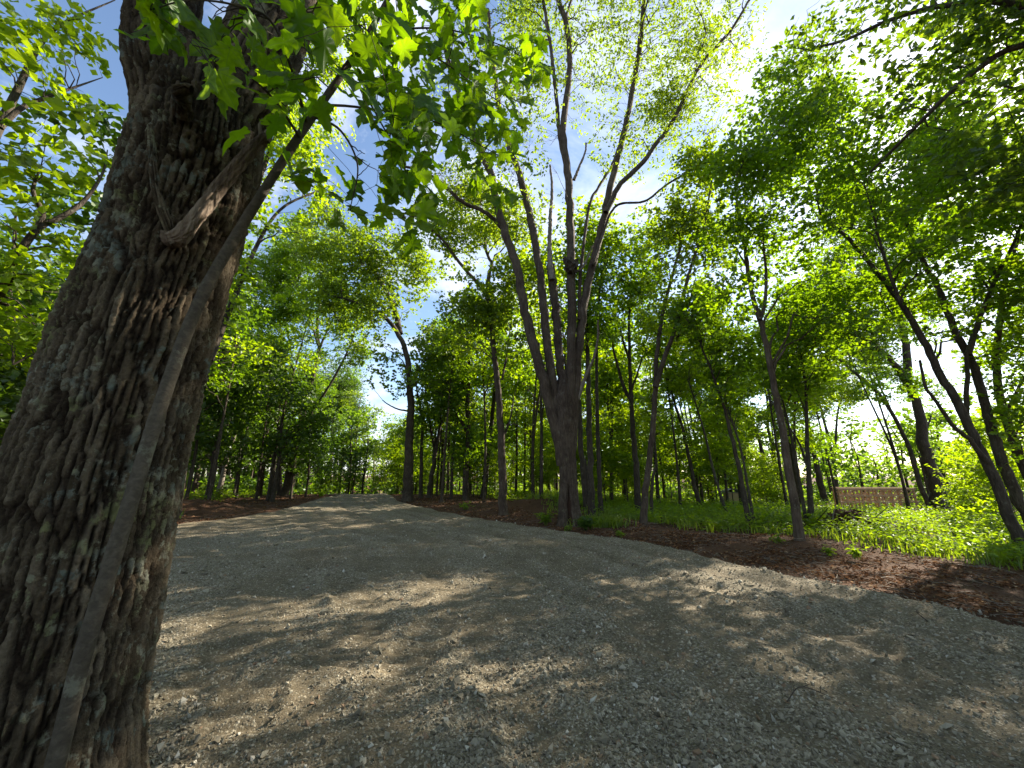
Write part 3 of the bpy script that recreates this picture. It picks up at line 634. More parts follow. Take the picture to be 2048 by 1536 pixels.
BT = np.array([-1.80, 1.737, 0.0])
def dirp(az_deg, D, z): a = math.radians(az_deg); return np.array([-math.sin(a) * D, math.cos(a) * D, z])
def big_tree():
    e = empty('big_maple', tuple(BT)); tag(e, 'huge lichen-spotted trunk with furrowed bark filling the whole side of the view', 'tree')
    zs = np.linspace(-.15, 3.55, 400)
    az = np.interp(zs, [0, 1.3, 2.0, 2.5, 3.0, 3.6], [46.6, 46.2, 45.6, 44.6, 44.2, 44.4])
    ax = np.array([dirp(a, 2.5, z) for a, z in zip(az, zs)])
    rr = np.interp(zs, [-.15, 0, .15, .4, .8, 1.3, 2.0, 2.5, 3.0, 3.55], [.44, .40, .34, .298, .285, .275, .272, .262, .285, .25])
    def seam(th, z, R):                      # collar and scar where the dead limb leaves
        return R
    ob('trunk', bark_tube(ax, rr, 264, seed=3, off=BT), e)
    for nm, pts, r, sd in (('stem', [(46.2, 2.50, 2.75), (47.6, 2.50, 3.2), (49.6, 2.5, 3.5), (50.6, 2.52, 4.1), (51.5, 2.6, 5.2), (52, 2.8, 7.0)], [.155, .15, .138, .128, .11, .08], 11),
                           ('stem', [(43.6, 2.50, 2.7), (42.6, 2.47, 3.15), (41.2, 2.42, 3.5), (39.4, 2.36, 4.0), (36.5, 2.3, 5.0), (33, 2.3, 6.8)], [.20, .198, .19, .18, .15, .10], 15)):
        q = catmull(np.array([dirp(*p) for p in pts]), 170); rq = np.interp(np.linspace(0, 1, 170), np.linspace(0, 1, len(r)), r)
        ob(nm, bark_tube(q, rq, 130, .018, seed=sd, off=BT, name='stem'), e)
    # the dead, broken limb lying against the trunk
    def pb(px, py, D):
        u, yd, zd = ray(px, py); t = D / math.hypot(u, yd); return np.array([u * t, yd * t, H + zd * t])
    pts = [pb(330, 470, 2.30), pb(352, 478, 2.17), pb(385, 445, 2.13), pb(430, 385, 2.11), pb(480, 325, 2.10), pb(520, 283, 2.10), pb(541, 265, 2.11)]
    q = catmull(pts, 90); rq = np.interp(np.linspace(0, 1, 90), [0, .12, .3, .6, .85, .95, 1], [.028, .034, .027, .025, .022, .018, .008])
    lo = ob('broken_limb', bark_tube(q, rq, 48, .010, .018, .5, 23, off=BT, mats=[barkmat('weathered_limb', (.05, .032, .022), (.12, .085, .06), (.24, .19, .145), 1.4, 0, .7, .15)], name='broken_limb'), e)
    lo['label'] = 'dead broken-off limb pressed against the trunk'
    ac = Acc()                                                             # splinters at its tip
    for k in range(7):
        a = q[-8] + RNG.normal(0, .012, 3); b = q[-1] + unit(q[-1] - q[-12]) * RNG.uniform(.01, .09) + RNG.normal(0, .022, 3)
        V, Q = tubes(np.stack([a, (a + b) / 2 + RNG.normal(0, .004, 3), b])[None], np.array([[.012, .008, .002]]), 5); ac.add(V, Q)
    ob('splinters', ac.build('splinters', [M_PALE], BT), lo)
    q = catmull([pb(300, 250, 2.22), pb(306, 330, 2.185), pb(318, 400, 2.17), pb(338, 455, 2.165), pb(350, 490, 2.16)], 60)
    ob('bark_fold', bark_tube(q, np.interp(np.linspace(0, 1, 60), [0, .2, .8, 1], [.004, .011, .016, .012]), 30, .008, .03, .2, 29, off=BT, name='bark_fold'), e)
    q = catmull([pb(365, 230, 2.2), pb(362, 195, 2.12), pb(356, 186, 2.06), pb(374, 178, 2.03), pb(384, 181, 2.02)], 40)
    ob('stub', bark_tube(q, np.interp(np.linspace(0, 1, 40), [0, .6, 1], [.04, .026, .016]), 30, .008, .03, .2, 31, off=BT, name='stub'), e)
    q = catmull([pb(392, 215, 2.45), pb(386, 150, 2.46), pb(388, 110, 2.47)], 30)
    ob('stub', bark_tube(q, np.interp(np.linspace(0, 1, 30), [0, .8, 1], [.034, .028, .020]), 30, .008, .03, .2, 33, off=BT, name='stub'), e)
    return e
big_tree()

# ------------------------------------------------------------------ the maple sapling leaning in front of it, with its big leaves
def maple_mesh(k):
    half = [(.10, -.05), (.24, -.07), (.37, -.03), (.33, .06), (.29, .11), (.40, .15), (.47, .24), (.60, .33), (.50, .37), (.47, .45), (.36, .44), (.23, .47), (.25, .58), (.31, .66), (.20, .70), (.16, .82), (.07, .90)]
    out = [(0, .03)] + half + [(0, 1.0)] + [(-x, y) for x, y in half[::-1]]
    o = np.array(out); rs = np.random.default_rng(k); o = o + rs.normal(0, .012, o.shape); o[:, 0] *= (.92, 1.05, .98)[k % 3]
    inner = o * .52 + np.array([0, .34]) * .48
    P2 = np.vstack([[[0, .36]], inner, o]); m = len(o)
    x, y = P2[:, 0], P2[:, 1]
    fold = (.30, .12, -.10)[k % 3]
    z = fold * np.abs(x) - (.28, .42, .20)[k % 3] * np.maximum(y - .2, 0) ** 2 - .16 * x * x + .035 * np.sin(x * 9 + k) * np.cos(y * 7) + .03 * np.sin(np.arctan2(y - .3, x) * 7)
    V = np.stack([x, y, z], -1)
    T = []
    for i in range(m):
        j = (i + 1) % m; T += [(0, 1 + i, 1 + j), (1 + i, 1 + m + i, 1 + m + j), (1 + i, 1 + m + j, 1 + j)]
    return meshdata('leaf', V, None, np.array(T), [M_NEAR], fattr={'rnd': np.full(len(T), (.35, .6, .85)[k % 3])}, smooth=True)
def sapling():
    reseed('sapling')
    def pb(px, py, D):
        u, yd, zd = ray(px, py); t = D / math.hypot(u, yd); return np.array([u * t, yd * t, H + zd * t])
    path = [(40, 1760, 2.12), (118, 1500, 2.06), (160, 1330, 2.03), (215, 1150, 2.02), (262, 1000, 2.01), (325, 800, 2.02), (395, 612, 2.05), (470, 475, 2.06), (580, 300, 2.0), (655, 190, 1.95), (722, 92, 1.9), (790, -30, 1.85), (850, -160, 1.85)]
    pts = np.array([pb(*p) for p in path]); base = pts[0].copy(); base[2] = zterr(base[0], base[1]); pts[0] = base - [0, 0, .05]
    e = empty('maple_sapling', tuple(base)); tag(e, 'slender grey maple sapling leaning across the huge trunk, large lobed leaves overhead', 'sapling')
    q = catmull(pts, 220); rr = np.interp(np.linspace(0, 1, 220), [0, .1, .45, .65, .85, 1], [.028, .025, .0225, .019, .013, .007])
    s = np.linspace(0, 1, 220); rr = rr * (1 + .06 * np.exp(-((s[:, None] - np.array([.22, .31, .43, .52, .6, .69, .77])[None]) / .006) ** 2).sum(1))
    V, Q = tubes(q[None], rr[None], 28); ob('trunk', meshdata('trunk', V - base, Q, None, [M_BARK3], smooth=True), e)
    # leaf places in the air: (px,py) region, distance range, count
    zones = [((250, 560, -30, 60), (1.45, 1.9), 30), ((330, 470, 40, 170), (1.6, 1.95), 9), ((440, 620, 20, 190), (1.5, 1.9), 22), ((560, 800, -20, 150), (1.4, 1.95), 46),
             ((680, 860, 90, 300), (1.4, 1.9), 34), ((800, 1000, 0, 180), (1.6, 2.2), 42), ((880, 1085, 90, 300), (1.9, 2.5), 62), ((940, 1080, 260, 380), (2.1, 2.6), 18),
             ((620, 720, 230, 370), (1.6, 2.0), 7), ((740, 850, 270, 400), (1.5, 2.0), 14), ((725, 830, 380, 430), (1.6, 2.0), 5), ((1000, 1090, 60, 130), (1.9, 2.4), 10)]
    tg = []
    for (x0, x1, y0, y1), (d0, d1), n in zones:
        cl = max(1, n // 4); cx = RNG.uniform(x0, x1, cl); cy = RNG.uniform(y0, y1, cl); cd = RNG.uniform(d0, d1, cl)
        for i in range(n):
            k = i % cl; sc = 45 / cd[k]
            tg.append(pb(np.clip(cx[k] + RNG.normal(0, sc), x0 - 15, x1 + 15), np.clip(cy[k] + RNG.normal(0, sc), y0 - 15, y1 + 15), cd[k] + RNG.normal(0, .12)))
    tg = np.array(tg)
    sk = Skel(); m = s > .58; sk.add(q[m], rr[m])
    boughs = [[(655, 190, 1.95), (690, 130, 1.85), (740, 90, 1.75), (860, 110, 1.8), (950, 170, 2.0), (1020, 220, 2.2)], [(722, 92, 1.9), (800, 60, 1.9), (900, 60, 2.0), (1000, 90, 2.2), (1070, 130, 2.3)],
              [(615, 250, 1.98), (580, 130, 1.7), (540, 40, 1.65), (470, 10, 1.6), (380, 0, 1.6), (300, 20, 1.6)], [(625, 232, 1.97), (680, 260, 1.9), (715, 330, 1.8), (700, 420, 1.75)],
              [(690, 140, 1.92), (730, 190, 1.8), (770, 260, 1.7), (810, 330, 1.7), (800, 390, 1.75)], [(640, 210, 1.96), (720, 215, 2.0), (860, 240, 2.1), (960, 290, 2.3), (1030, 330, 2.4)],
              [(600, 275, 1.98), (540, 190, 1.75), (440, 110, 1.7), (385, 90, 1.7)]]
    BR = []; BQ = []
    for k, bp in enumerate(boughs):
        bq = catmull(np.array([pb(*p) for p in bp]), 26); br = np.linspace(.0075, .002, 26)
        V, Q = tubes(bq[None], br[None], 7); BR.append(ob('branch', meshdata('branch', V - base, Q, None, [M_TWIG], smooth=True), e)); BQ.append(bq); sk.add(bq, br)
    tw = tg + RNG.normal(0, .05, tg.shape) + np.array([0, 0, .06])
    pick = RNG.permutation(len(tg))[:110]
    a, t, r = attach(tw[pick], sk, -.2); pt = bez(a, unit(unit(tw[pick] - a) + t * .5), tw[pick], 7, .03)
    rr2 = np.minimum(r * .7, .004)[:, None] * np.linspace(1, .5, 7)[None]; ac = Acc(); V, Q = tubes(pt, rr2, 5); ac.add(V, Q); sk.add(pt[:, 1:], rr2[:, 1:])
    a, t, r = attach(tg, sk, -.4); pt = bez(a, unit(unit(tg - a) + np.array([0, 0, .3])), tg, 5, .02)
    V, Q = tubes(pt, np.full((len(tg), 5), .0013), 4); ac.add(V, Q)
    ob('twigs', ac.build('twigs', [M_TWIG], base), e)['kind'] = 'stuff'
    ml = [maple_mesh(k) for k in range(3)]
    more = tg[RNG.choice(np.arange(85, len(tg)), 230)] + RNG.normal(0, .12, (230, 3))   # the leaves past 300 stay one part
    MV = [np.array([v.co[:] for v in m_.vertices]) for m_ in ml]; MT = np.array([p_.vertices[:] for p_ in ml[0].polygons]); EV = []; ET = []; ER = []; en = 0
    allp = np.vstack([tg[:298], more])
    for i, p in enumerate(allp):
        az = RNG.uniform(0, 2 * math.pi)
        axis = unit(np.array([math.cos(az) * .65, math.sin(az) * .65, RNG.uniform(-1.0, -.25)]))
        up = unit(np.array([0, 0, 1.]) + RNG.normal(0, .45, 3) + unit(np.array([p[0], p[1], 0])) * -.55)
        sd = unit(np.cross(axis, up)); nn = np.cross(sd, axis)
        sz = RNG.uniform(.095, .15)
        M = Matrix(((sd[0] * sz, axis[0] * sz, nn[0] * sz, p[0] - base[0]), (sd[1] * sz, axis[1] * sz, nn[1] * sz, p[1] - base[1]), (sd[2] * sz, axis[2] * sz, nn[2] * sz, p[2] - base[2]), (0, 0, 0, 1)))
        if i < 298: o = ob('leaf', ml[i % 3], BR[int(np.argmin([np.linalg.norm(bq - p, axis=1).min() for bq in BQ]))]); o.matrix_local = M
        else: R4 = np.array(M); EV.append(MV[i % 3] @ R4[:3, :3].T + R4[:3, 3]); ET.append(MT + en); en += len(MV[0]); ER.append(np.full(len(MT), RNG.random()))
    o = ob('leaves', meshdata('leaves', np.concatenate(EV), None, np.concatenate(ET), [M_NEARB], fattr={'rnd': np.concatenate(ER)}, smooth=True), e); o['kind'] = 'stuff'
sapling()

# ------------------------------------------------------------------ the trees one can tell apart, each from its own measurements
def Yof(px, py): return float(G(px, py)[1])
LUSH = {'edge_maple': 1.35, 'broad_maple': 1.6, 'arching_maple': 1.6, 'tall_maple': 1.15, 'clump_maple': 1.3}
THICK = {'edge_maple': 1.25, 'broad_maple': 1.1}
def tree(name, label, base, stems, blobs, bark=None, leafm=None, dY=0.0, group=None, flare=.5, zr=.85, **kw):
    """base: photo pixel of the foot. stems: [(path px, width px at start, at end, lean back m)] ; first one starts at the foot"""
    reseed('t' + label); g = G(*base); Y = float(g[1]) + dY; st = []
    for i, s in enumerate(stems):
        path, w0, w1 = s[0], s[1], s[2]; dy = s[3] if len(s) > 3 else 0.0
        k = THICK.get(name, 1.0); q, r = stem_px(path, w0 * k, w1 * k, Y, dy, into=.25 if i == 0 or (len(s) > 4 and s[4]) else 0, flare=flare if i == 0 else 0)
        st.append((q, r))
    b = np.array([st[0][0][0][0], st[0][0][0][1], g[2]])
    return plant_tree(name, label, st, [(*bb[:6], bb[6] * LUSH.get(name, 1.0)) for bb in blob_px(blobs, Y, zr)], bark or M_BARK2, leafm or M_MAPLE, base=b, group=group, **kw)

# -- the many-stemmed oak beside the drive
def centre_oak():
    reseed('centre oak')
    g = G(1140, 1052); Y = float(g[1]) + .15; b = np.array([P(1140, 1052, Y)[0], Y, g[2]])
    e = empty('oak_tree', tuple(b)); tag(e, 'tall many-stemmed oak with a hollow at its foot, standing alone where gravel meets soil', 'tree')
    path = [(1140, 1075), (1139, 1052), (1137, 1000), (1136, 950), (1133, 900), (1130, 850), (1128, 800), (1127, 740)]
    q = catmull(np.array([P(x, y, Y) for x, y in path]), 150); w = np.interp(np.linspace(0, 1, 150), [0, .07, .14, .24, .38, .52, .67, .82, 1], [68, 54, 43, 36, 32, 35, 39, 32, 8])
    rr = np.array([rad(w[i], q[i]) for i in range(150)])
    def seam(th, z, R):                                   # hollow scar at the foot, facing the drive; fluted foot
        R = R * (1 + .09 * np.cos(th * 5 + .6) * np.exp(-(z - g[2]) / .5))
        hol = np.exp(-((np.angle(np.exp(1j * (th - TH0)))) / .26) ** 2) * sstep(g[2] - .1, g[2] + .15, z) * sstep(g[2] + 1.15, g[2] + .8, z)
        return R - .13 * hol
    TH0 = -math.pi / 2 - .12
    def hollow(th, z):
        dz = (z - g[2]); w = .24 * sstep(1.0, .55, dz) * (1 + .5 * (fbm(dz * 6, dz * 0, 5) - .5)) + .0
        return (np.abs(np.angle(np.exp(1j * (th - TH0)))) < w) & (dz > .02) & (dz < .98)
    ob('trunk', bark_tube(q, rr, 110, .026, .06, .4, 71, off=b, mats=[M_OAKBARK, simplemat('rotten_wood', [(.3, (.020, .011, .007)), (.7, (.060, .030, .018))], 20, .95, .5, (1, 1, .2))], seam=seam, hollow=hollow), e)
    st = []
    def stem(path, w0, w1, dy, nm='stem', bark=None, n=64):
        w0 *= .55; w1 *= .8
        qq, r = stem_px(path, w0, w1, Y, dy, n=n)
        ob(nm, bark_tube(qq, r, 26, .014, .05, .3, int(w0 * 7 + path[0][0]), off=b, mats=[bark or M_OAKBARK], name=nm), e); st.append((qq, r)); return qq, r
    stem([(1126, 930), (1112, 860), (1088, 770), (1068, 690), (1046, 605), (1035, 535), (1012, 470), (992, 405), (984, 355), (966, 310), (935, 235), (905, 150), (880, 60)], 44, 9, -.8)
    stem([(1008, 462), (990, 440), (962, 420), (922, 402), (885, 368), (852, 346), (800, 330)], 17, 5, -.6)
    stem([(1128, 900), (1116, 840), (1104, 750), (1090, 640), (1079, 540), (1064, 450), (1050, 395), (1038, 345), (1018, 295), (1000, 225), (985, 120), (975, 20)], 36, 9, .5)
    stem([(1136, 900), (1126, 800), (1122, 750), (1114, 650), (1106, 575), (1101, 530)], 30, 20, .8)
    stem([(1104, 560), (1100, 520), (1099, 490), (1101, 430), (1104, 375), (1100, 330)], 21, 4, .3, 'dead_stem', M_DEADBARK)
    stem([(1139, 930), (1141, 850), (1143, 700), (1144, 600), (1143, 530), (1141, 450), (1138, 370), (1130, 310), (1126, 255), (1134, 190), (1140, 120), (1132, 50), (1112, -20), (1090, -110)], 40, 9, -.2)
    stem([(1134, 335), (1120, 275), (1112, 190), (1102, 100), (1088, 10), (1070, -80)], 15, 6, -.9)
    stem([(1143, 900), (1149, 820), (1158, 700), (1166, 620), (1185, 530), (1206, 440), (1226, 350), (1246, 275), (1262, 200), (1280, 90), (1290, -30)], 36, 9, .6)
    stem([(1212, 425), (1226, 395), (1242, 368), (1288, 322), (1312, 288), (1350, 235), (1398, 135), (1462, 60), (1510, -20)], 20, 6, -1.0)
    stem([(1158, 640), (1162, 540), (1178, 415), (1200, 370), (1226, 325), (1250, 250)], 12, 5, 1.4)
    stem([(1186, 530), (1205, 470), (1232, 412), (1290, 402), (1332, 370), (1395, 332), (1420, 310)], 9, 4, -.4)
    stem([(1156, 800), (1170, 755), (1188, 715), (1196, 672), (1196, 640)], 13, 4, -.9, 'dead_branch', M_DEADBARK, 40)
    stem([(1148, 360), (1158, 335), (1170, 305), (1172, 285)], 11, 3, -.3, 'dead_branch', M_DEADBARK, 40)
    stem([(1150, 545), (1165, 535), (1180, 505), (1186, 490)], 8, 3, -.3, 'dead_branch', M_DEADBARK, 40)
    k = P(1143, 532, Y - .27); nn = 26                                     # the black burl
    V = lumps(nn, RNG.uniform(.10, .24, nn), (1, .9, .8), .25) + (k + RNG.normal(0, .07, (nn, 3)))[:, None]; V = V * np.array([1, 1, 1])
    ob('burl', meshdata('burl', V - b, CUBEQ[None] + (np.arange(nn) * 8)[:, None, None], None, [M_BARK2]), e)
    bl = [(1090, 50, 100, 80, .8), (1180, 130, 80, 120, .7), (1275, 60, 110, 100, 1), (1370, 170, 100, 100, 1), (1420, 70, 100, 80, 1), (1240, 290, 60, 80, .8), (1000, 330, 90, 80, .8), (930, 300, 90, 70, .7), (865, 385, 70, 50, .8),
          (1050, 210, 70, 80, .7), (1150, -80, 190, 80, .8), (1310, 270, 70, 60, .9), (1330, -60, 160, 80, 1), (920, 150, 80, 90, .5), (1030, 430, 70, 50, .5)]
    global OAKBL
    OAKBL = blob_px(bl, Y, .8)
    tr, cr = grow(st, OAKBL, leaf=.125, cover=.95, per=9, spray=.42, flat=.8, n1=46, n2=170, clear=2.5, wide=.5, sides0=3)
    tr.V = tr.V[len(st):]; tr.Q = tr.Q[len(st):]; tr.QM = tr.QM[len(st):]; tr.QR = tr.QR[len(st):]; tr.QS = tr.QS[len(st):]
    off = sum(4 * 0 for _ in st)
    return e, tr, cr, b, st
M_OAKBARK = barkmat('oak_bark', (.030, .020, .014), (.070, .050, .036), (.125, .097, .072), 1.3, .25, .5)
M_DEADBARK = barkmat('dead_pale_bark', (.09, .07, .055), (.19, .16, .13), (.30, .26, .22), 1.5, .1, .5)
e, tr, cr, b, st = centre_oak()
noff = sum(len(p) * 3 for p, r in st)                                      # the stems were built above with relief: keep only the limbs here
tr.Q = [q - noff for q in tr.Q]
for V_, Q_, R_, S_ in zip(tr.V, tr.Q, tr.QR, tr.QS):
    cr.V.append(V_); cr.Q.append(Q_ + cr.n); cr.n += 0; cr.QM.append(np.zeros(len(Q_))); cr.QR.append(R_); cr.QS.append(S_)
cr.n += sum(len(v) for v in tr.V)
ob('crown', cr.build('crown', [M_OAKBARK, M_OAK], b), e)
add_boughs(e, b, OAKBL, M_OAK, .125, .5, .13)

# -- the row right of the drive, from the far bend towards the oak
tree('oak_tree', 'straight oak standing at the corner where the drive narrows, crown leaning over the drive', (815, 1003),
     [([(815, 1003), (817, 950), (819, 880), (821, 800), (814, 715), (798, 672), (770, 634), (735, 612), (690, 598), (660, 590)], 24, 4, -1.0), ([(800, 668), (789, 620), (781, 598), (756, 556), (733, 524), (715, 480)], 14, 4, 1.0), ([(821, 780), (835, 740), (850, 720)], 5, 2, 0), ([(815, 822), (795, 818), (775, 808), (765, 800)], 4, 2, 0)],
     [(742, 490, 78, 55), (690, 540, 80, 50), (795, 520, 65, 55), (832, 560, 32, 40, .6), (680, 610, 70, 45), (770, 600, 55, 40), (862, 690, 42, 42), (750, 700, 60, 45, .7), (795, 755, 50, 35, .6), (650, 470, 60, 50, .8)], M_BARK2, M_OAK, leaf=.16, cover=1.7, n1=26, n2=120, flat=.8, zclear=4)
tree('slim_maple', 'slim straight dark tree just behind the corner oak', (842, 1000), [([(842, 1000), (843, 900), (845, 850), (838, 800), (830, 760)], 10, 3)], [(842, 770, 40, 40), (860, 820, 30, 30)], leaf=.17, dY=1.5)
tree('forked_maple', 'thin tree forking low in a Y, second behind the corner oak', (858, 997), [([(858, 997), (862, 960), (867, 930), (872, 900), (880, 850), (883, 800), (890, 740)], 11, 4), ([(870, 905), (862, 860), (857, 825), (850, 780)], 6, 3, .6)],
     [(880, 740, 45, 45), (865, 690, 45, 45), (900, 790, 35, 35)], leaf=.16, dY=.8)
tree('bushy_maple', 'tree shaggy with leafy shoots all along its trunk, beyond the soil strip', (932, 1000), [([(932, 1000), (931, 940), (936, 880), (935, 800), (938, 740), (935, 660)], 15, 4), ([(933, 860), (915, 830), (900, 800), (893, 775)], 8, 3, -.5), ([(936, 790), (925, 765), (915, 745)], 7, 3, .4)],
     [(930, 755, 55, 55), (940, 850, 32, 50), (900, 800, 35, 35), (925, 680, 50, 45), (950, 900, 20, 40, .7), (915, 900, 20, 40, .7)], leaf=.15)
tree('leaning_maple', 'dark tree leaning slightly, just left of the straight grey-barked tree', (967, 996), [([(967, 996), (974, 925), (980, 870), (988, 800), (991, 730), (1000, 660)], 13, 4)], [(995, 690, 42, 50), (1018, 755, 36, 36), (975, 640, 45, 40)], leaf=.16)
tree('grey_oak', 'straight grey-barked tree on the soil strip left of the many-stemmed oak', (1007, 1030),
     [([(1007, 1030), (1005, 950), (1002, 870), (997, 790), (988, 708), (981, 632), (973, 590), (948, 559), (917, 524), (890, 485), (842, 442)], 19, 4, -.6), ([(975, 600), (978, 551), (984, 530), (972, 500), (968, 450)], 11, 3, .8), ([(1010, 868), (1018, 845), (1024, 820), (1027, 795)], 5, 2, .2), ([(1012, 850), (1028, 848), (1042, 856)], 3, 1.5, .1), ([(1004, 760), (1015, 700), (1020, 660)], 5, 2, .4)],
     [(955, 430, 75, 45), (900, 470, 65, 45), (845, 435, 40, 28, .5), (1030, 440, 55, 50), (940, 575, 42, 45, .8), (985, 610, 60, 45), (945, 670, 55, 45), (1040, 560, 45, 55), (1030, 690, 35, 40, .8)], M_OAKBARK, M_OAK, leaf=.13, cover=1.5, n1=24, n2=120, flat=.8, zclear=3)
tree('slim_maple', 'thin straight tree in the sunlit gap between grey tree and many-stemmed oak', (1100, 985), [([(1100, 992), (1096, 940), (1088, 880), (1080, 830)], 7, 2)], [(1078, 800, 30, 30), (1060, 760, 30, 30)], leafm=M_SUNLIT, leaf=.17)
tree('twin_maple', 'thicker of two close straight trunks right behind the many-stemmed oak', (1184, 1030), [([(1184, 1030), (1181, 960), (1179, 870), (1177, 780), (1175, 700), (1172, 620), (1176, 540)], 16, 5)], [(1180, 560, 55, 60), (1165, 480, 50, 50), (1200, 640, 40, 40, .8)], leaf=.15, cover=1.3)
tree('twin_maple', 'thinner black trunk close beside its pale-based twin behind the many-stemmed oak', (1201, 1028), [([(1201, 1028), (1199, 960), (1196, 880), (1194, 800), (1193, 700), (1195, 630), (1202, 560)], 11, 4)], [(1215, 590, 50, 55), (1235, 520, 50, 50), (1205, 480, 45, 45)], leafm=M_SUNLIT, leaf=.15, cover=1.2)
tree('broken_snag', 'broken-topped snag leaning behind the foot of the many-stemmed oak', (1176, 1022), [([(1176, 1024), (1170, 985), (1165, 930), (1160, 870), (1158, 800)], 13, 9), ([(1180, 1022), (1176, 980), (1172, 940), (1171, 918)], 10, 4, 0, True)], [], zclear=9)
tree('slim_maple', 'single dark trunk standing in bright grass, right of the twin trunks', (1222, 1006), [([(1222, 1006), (1223, 940), (1224, 870), (1226, 800), (1222, 740)], 9, 3)], [(1225, 770, 38, 40), (1240, 830, 28, 28), (1215, 710, 40, 40)], leafm=M_SUNLIT, leaf=.17)
tree('forked_maple', 'tall tree forking into a wide upright Y above the grassy clearing', (1277, 1026), [([(1277, 1026), (1275, 960), (1269, 890), (1264, 830), (1262, 785), (1259, 723), (1258, 650), (1260, 590)], 16, 4), ([(1262, 800), (1248, 775), (1236, 735), (1228, 704), (1222, 660)], 9, 3, .4), ([(1263, 780), (1275, 745), (1284, 715)], 6, 3, -.4), ([(1259, 720), (1246, 680), (1236, 630)], 6, 3, -.5)],
     [(1262, 600, 48, 60), (1230, 660, 38, 45), (1290, 540, 45, 45), (1268, 480, 55, 50), (1300, 680, 32, 36, .7)], leaf=.14, cover=1.2, leafm=M_MAPLE)
tree('twin_stem_oak', 'leaning tree whose two long stems rise together into a V, front of the clearing', (1287, 1045), [([(1287, 1045), (1291, 985), (1300, 910), (1307, 840), (1310, 788), (1314, 707), (1326, 626), (1342, 560), (1361, 495), (1375, 430)], 16, 4, .6), ([(1311, 775), (1332, 707), (1352, 652), (1368, 586), (1384, 528), (1407, 456), (1420, 381), (1432, 320)], 12, 3, -.5), ([(1400, 470), (1388, 440), (1378, 400)], 5, 2, .3)],
     [(1400, 370, 60, 65), (1360, 440, 55, 50), (1330, 520, 50, 48), (1425, 490, 50, 58), (1300, 610, 40, 40, .8), (1385, 610, 45, 50, .9), (1335, 430, 50, 40), (1430, 310, 45, 40)], M_OAKBARK, M_OAK, leaf=.12, cover=1.4, n1=22, n2=110, zclear=3)
tree('slim_maple', 'thin kinked trunk close against the leaning twin-stemmed tree', (1304, 1036), [([(1304, 1036), (1303, 1000), (1306, 955), (1312, 930), (1310, 890), (1305, 840), (1302, 790)], 9, 3)], [(1300, 790, 32, 36), (1315, 840, 25, 25)], leaf=.15, leafm=M_SUNLIT)
tree('leaning_maple', 'dark trunk leaning left across the clearing, first of three leaning alike', (1403, 1024), [([(1403, 1024), (1391, 980), (1379, 920), (1366, 860), (1351, 810), (1342, 780), (1330, 730)], 11, 4)], [(1348, 735, 45, 38), (1318, 790, 35, 30), (1370, 690, 40, 36)], leaf=.15)
tree('leaning_maple', 'thin pale leaning trunk left of the tan box in the clearing', (1457, 1034), [([(1457, 1034), (1441, 990), (1426, 940), (1410, 870), (1392, 810), (1378, 765)], 8, 3)], [(1385, 740, 40, 36), (1410, 790, 30, 28)], M_BARK3, leaf=.15, leafm=M_SUNLIT)
tree('leaning_maple', 'dark trunk leaning left at the edge of the soil, pale twin beside it', (1500, 1056), [([(1500, 1056), (1490, 1000), (1477, 930), (1462, 870), (1447, 810), (1436, 780), (1420, 735), (1405, 700)], 14, 4)], [(1430, 680, 55, 48), (1400, 620, 50, 48), (1450, 740, 50, 36)], leaf=.125)
tree('leaning_maple', 'pale thin stem rising beside the dark leaning trunk at the soil edge', (1509, 1054), [([(1509, 1054), (1500, 1000), (1490, 940), (1478, 885), (1462, 838), (1450, 800)], 8, 3)], [(1450, 790, 35, 28), (1470, 830, 30, 25)], M_BARK3, leaf=.125)
tree('twin_maple', 'pair of dark stems joined at the foot, deep in the clearing past the box', (1552, 1010), [([(1552, 1010), (1546, 985), (1533, 940), (1518, 880), (1507, 850), (1496, 820), (1470, 800), (1455, 790)], 13, 4), ([(1553, 1008), (1552, 960), (1546, 900), (1536, 860), (1536, 820), (1530, 770)], 11, 4, .3, True)], [(1490, 750, 48, 36), (1530, 720, 55, 45), (1460, 770, 36, 28)], leaf=.15)
tree('tall_maple', 'tall speckled trunk with a high fork, nearest tree to the brown soil strip', (1598, 1072), [([(1598, 1072), (1591, 1020), (1581, 960), (1572, 900), (1561, 830), (1550, 780), (1540, 730), (1530, 680), (1519, 636), (1503, 585), (1492, 510), (1480, 445), (1470, 375)], 22, 5, .4), ([(1520, 640), (1530, 605), (1532, 545), (1527, 485), (1530, 430)], 10, 3, -.3)],
     [(1480, 350, 60, 55), (1530, 420, 65, 55), (1450, 470, 55, 55), (1560, 330, 65, 60), (1560, 520, 65, 48), (1470, 580, 55, 45, .9), (1600, 250, 65, 65), (1590, 610, 55, 45), (1640, 340, 65, 55), (1540, 260, 60, 50), (1660, 220, 60, 55, .9), (1600, 160, 50, 45, .7), (1680, 610, 60, 42, .75), (1735, 555, 60, 42, .7), (1655, 520, 55, 42, .7), (1720, 650, 45, 30, .6), (1640, 660, 45, 35, .6)], M_BARK, M_MAPLE, leaf=.105, cover=1.5, n1=26, n2=140, zclear=3)
tree('clump_maple', 'clump of several slim stems just behind the tall speckled trunk', (1622, 1046), [([(1622, 1046), (1619, 960), (1614, 880), (1612, 800), (1610, 760), (1600, 700)], 15, 4), ([(1612, 1040), (1600, 970), (1590, 910), (1577, 850), (1565, 800)], 9, 4, .3, True), ([(1614, 930), (1600, 890), (1588, 868), (1575, 850)], 7, 3, .6), ([(1613, 830), (1602, 800), (1590, 775)], 5, 2, .2), ([(1612, 800), (1618, 770), (1625, 745)], 5, 2, .2)], [(1600, 660, 55, 48), (1620, 715, 55, 42), (1578, 760, 45, 36), (1630, 640, 50, 40)], leaf=.12)
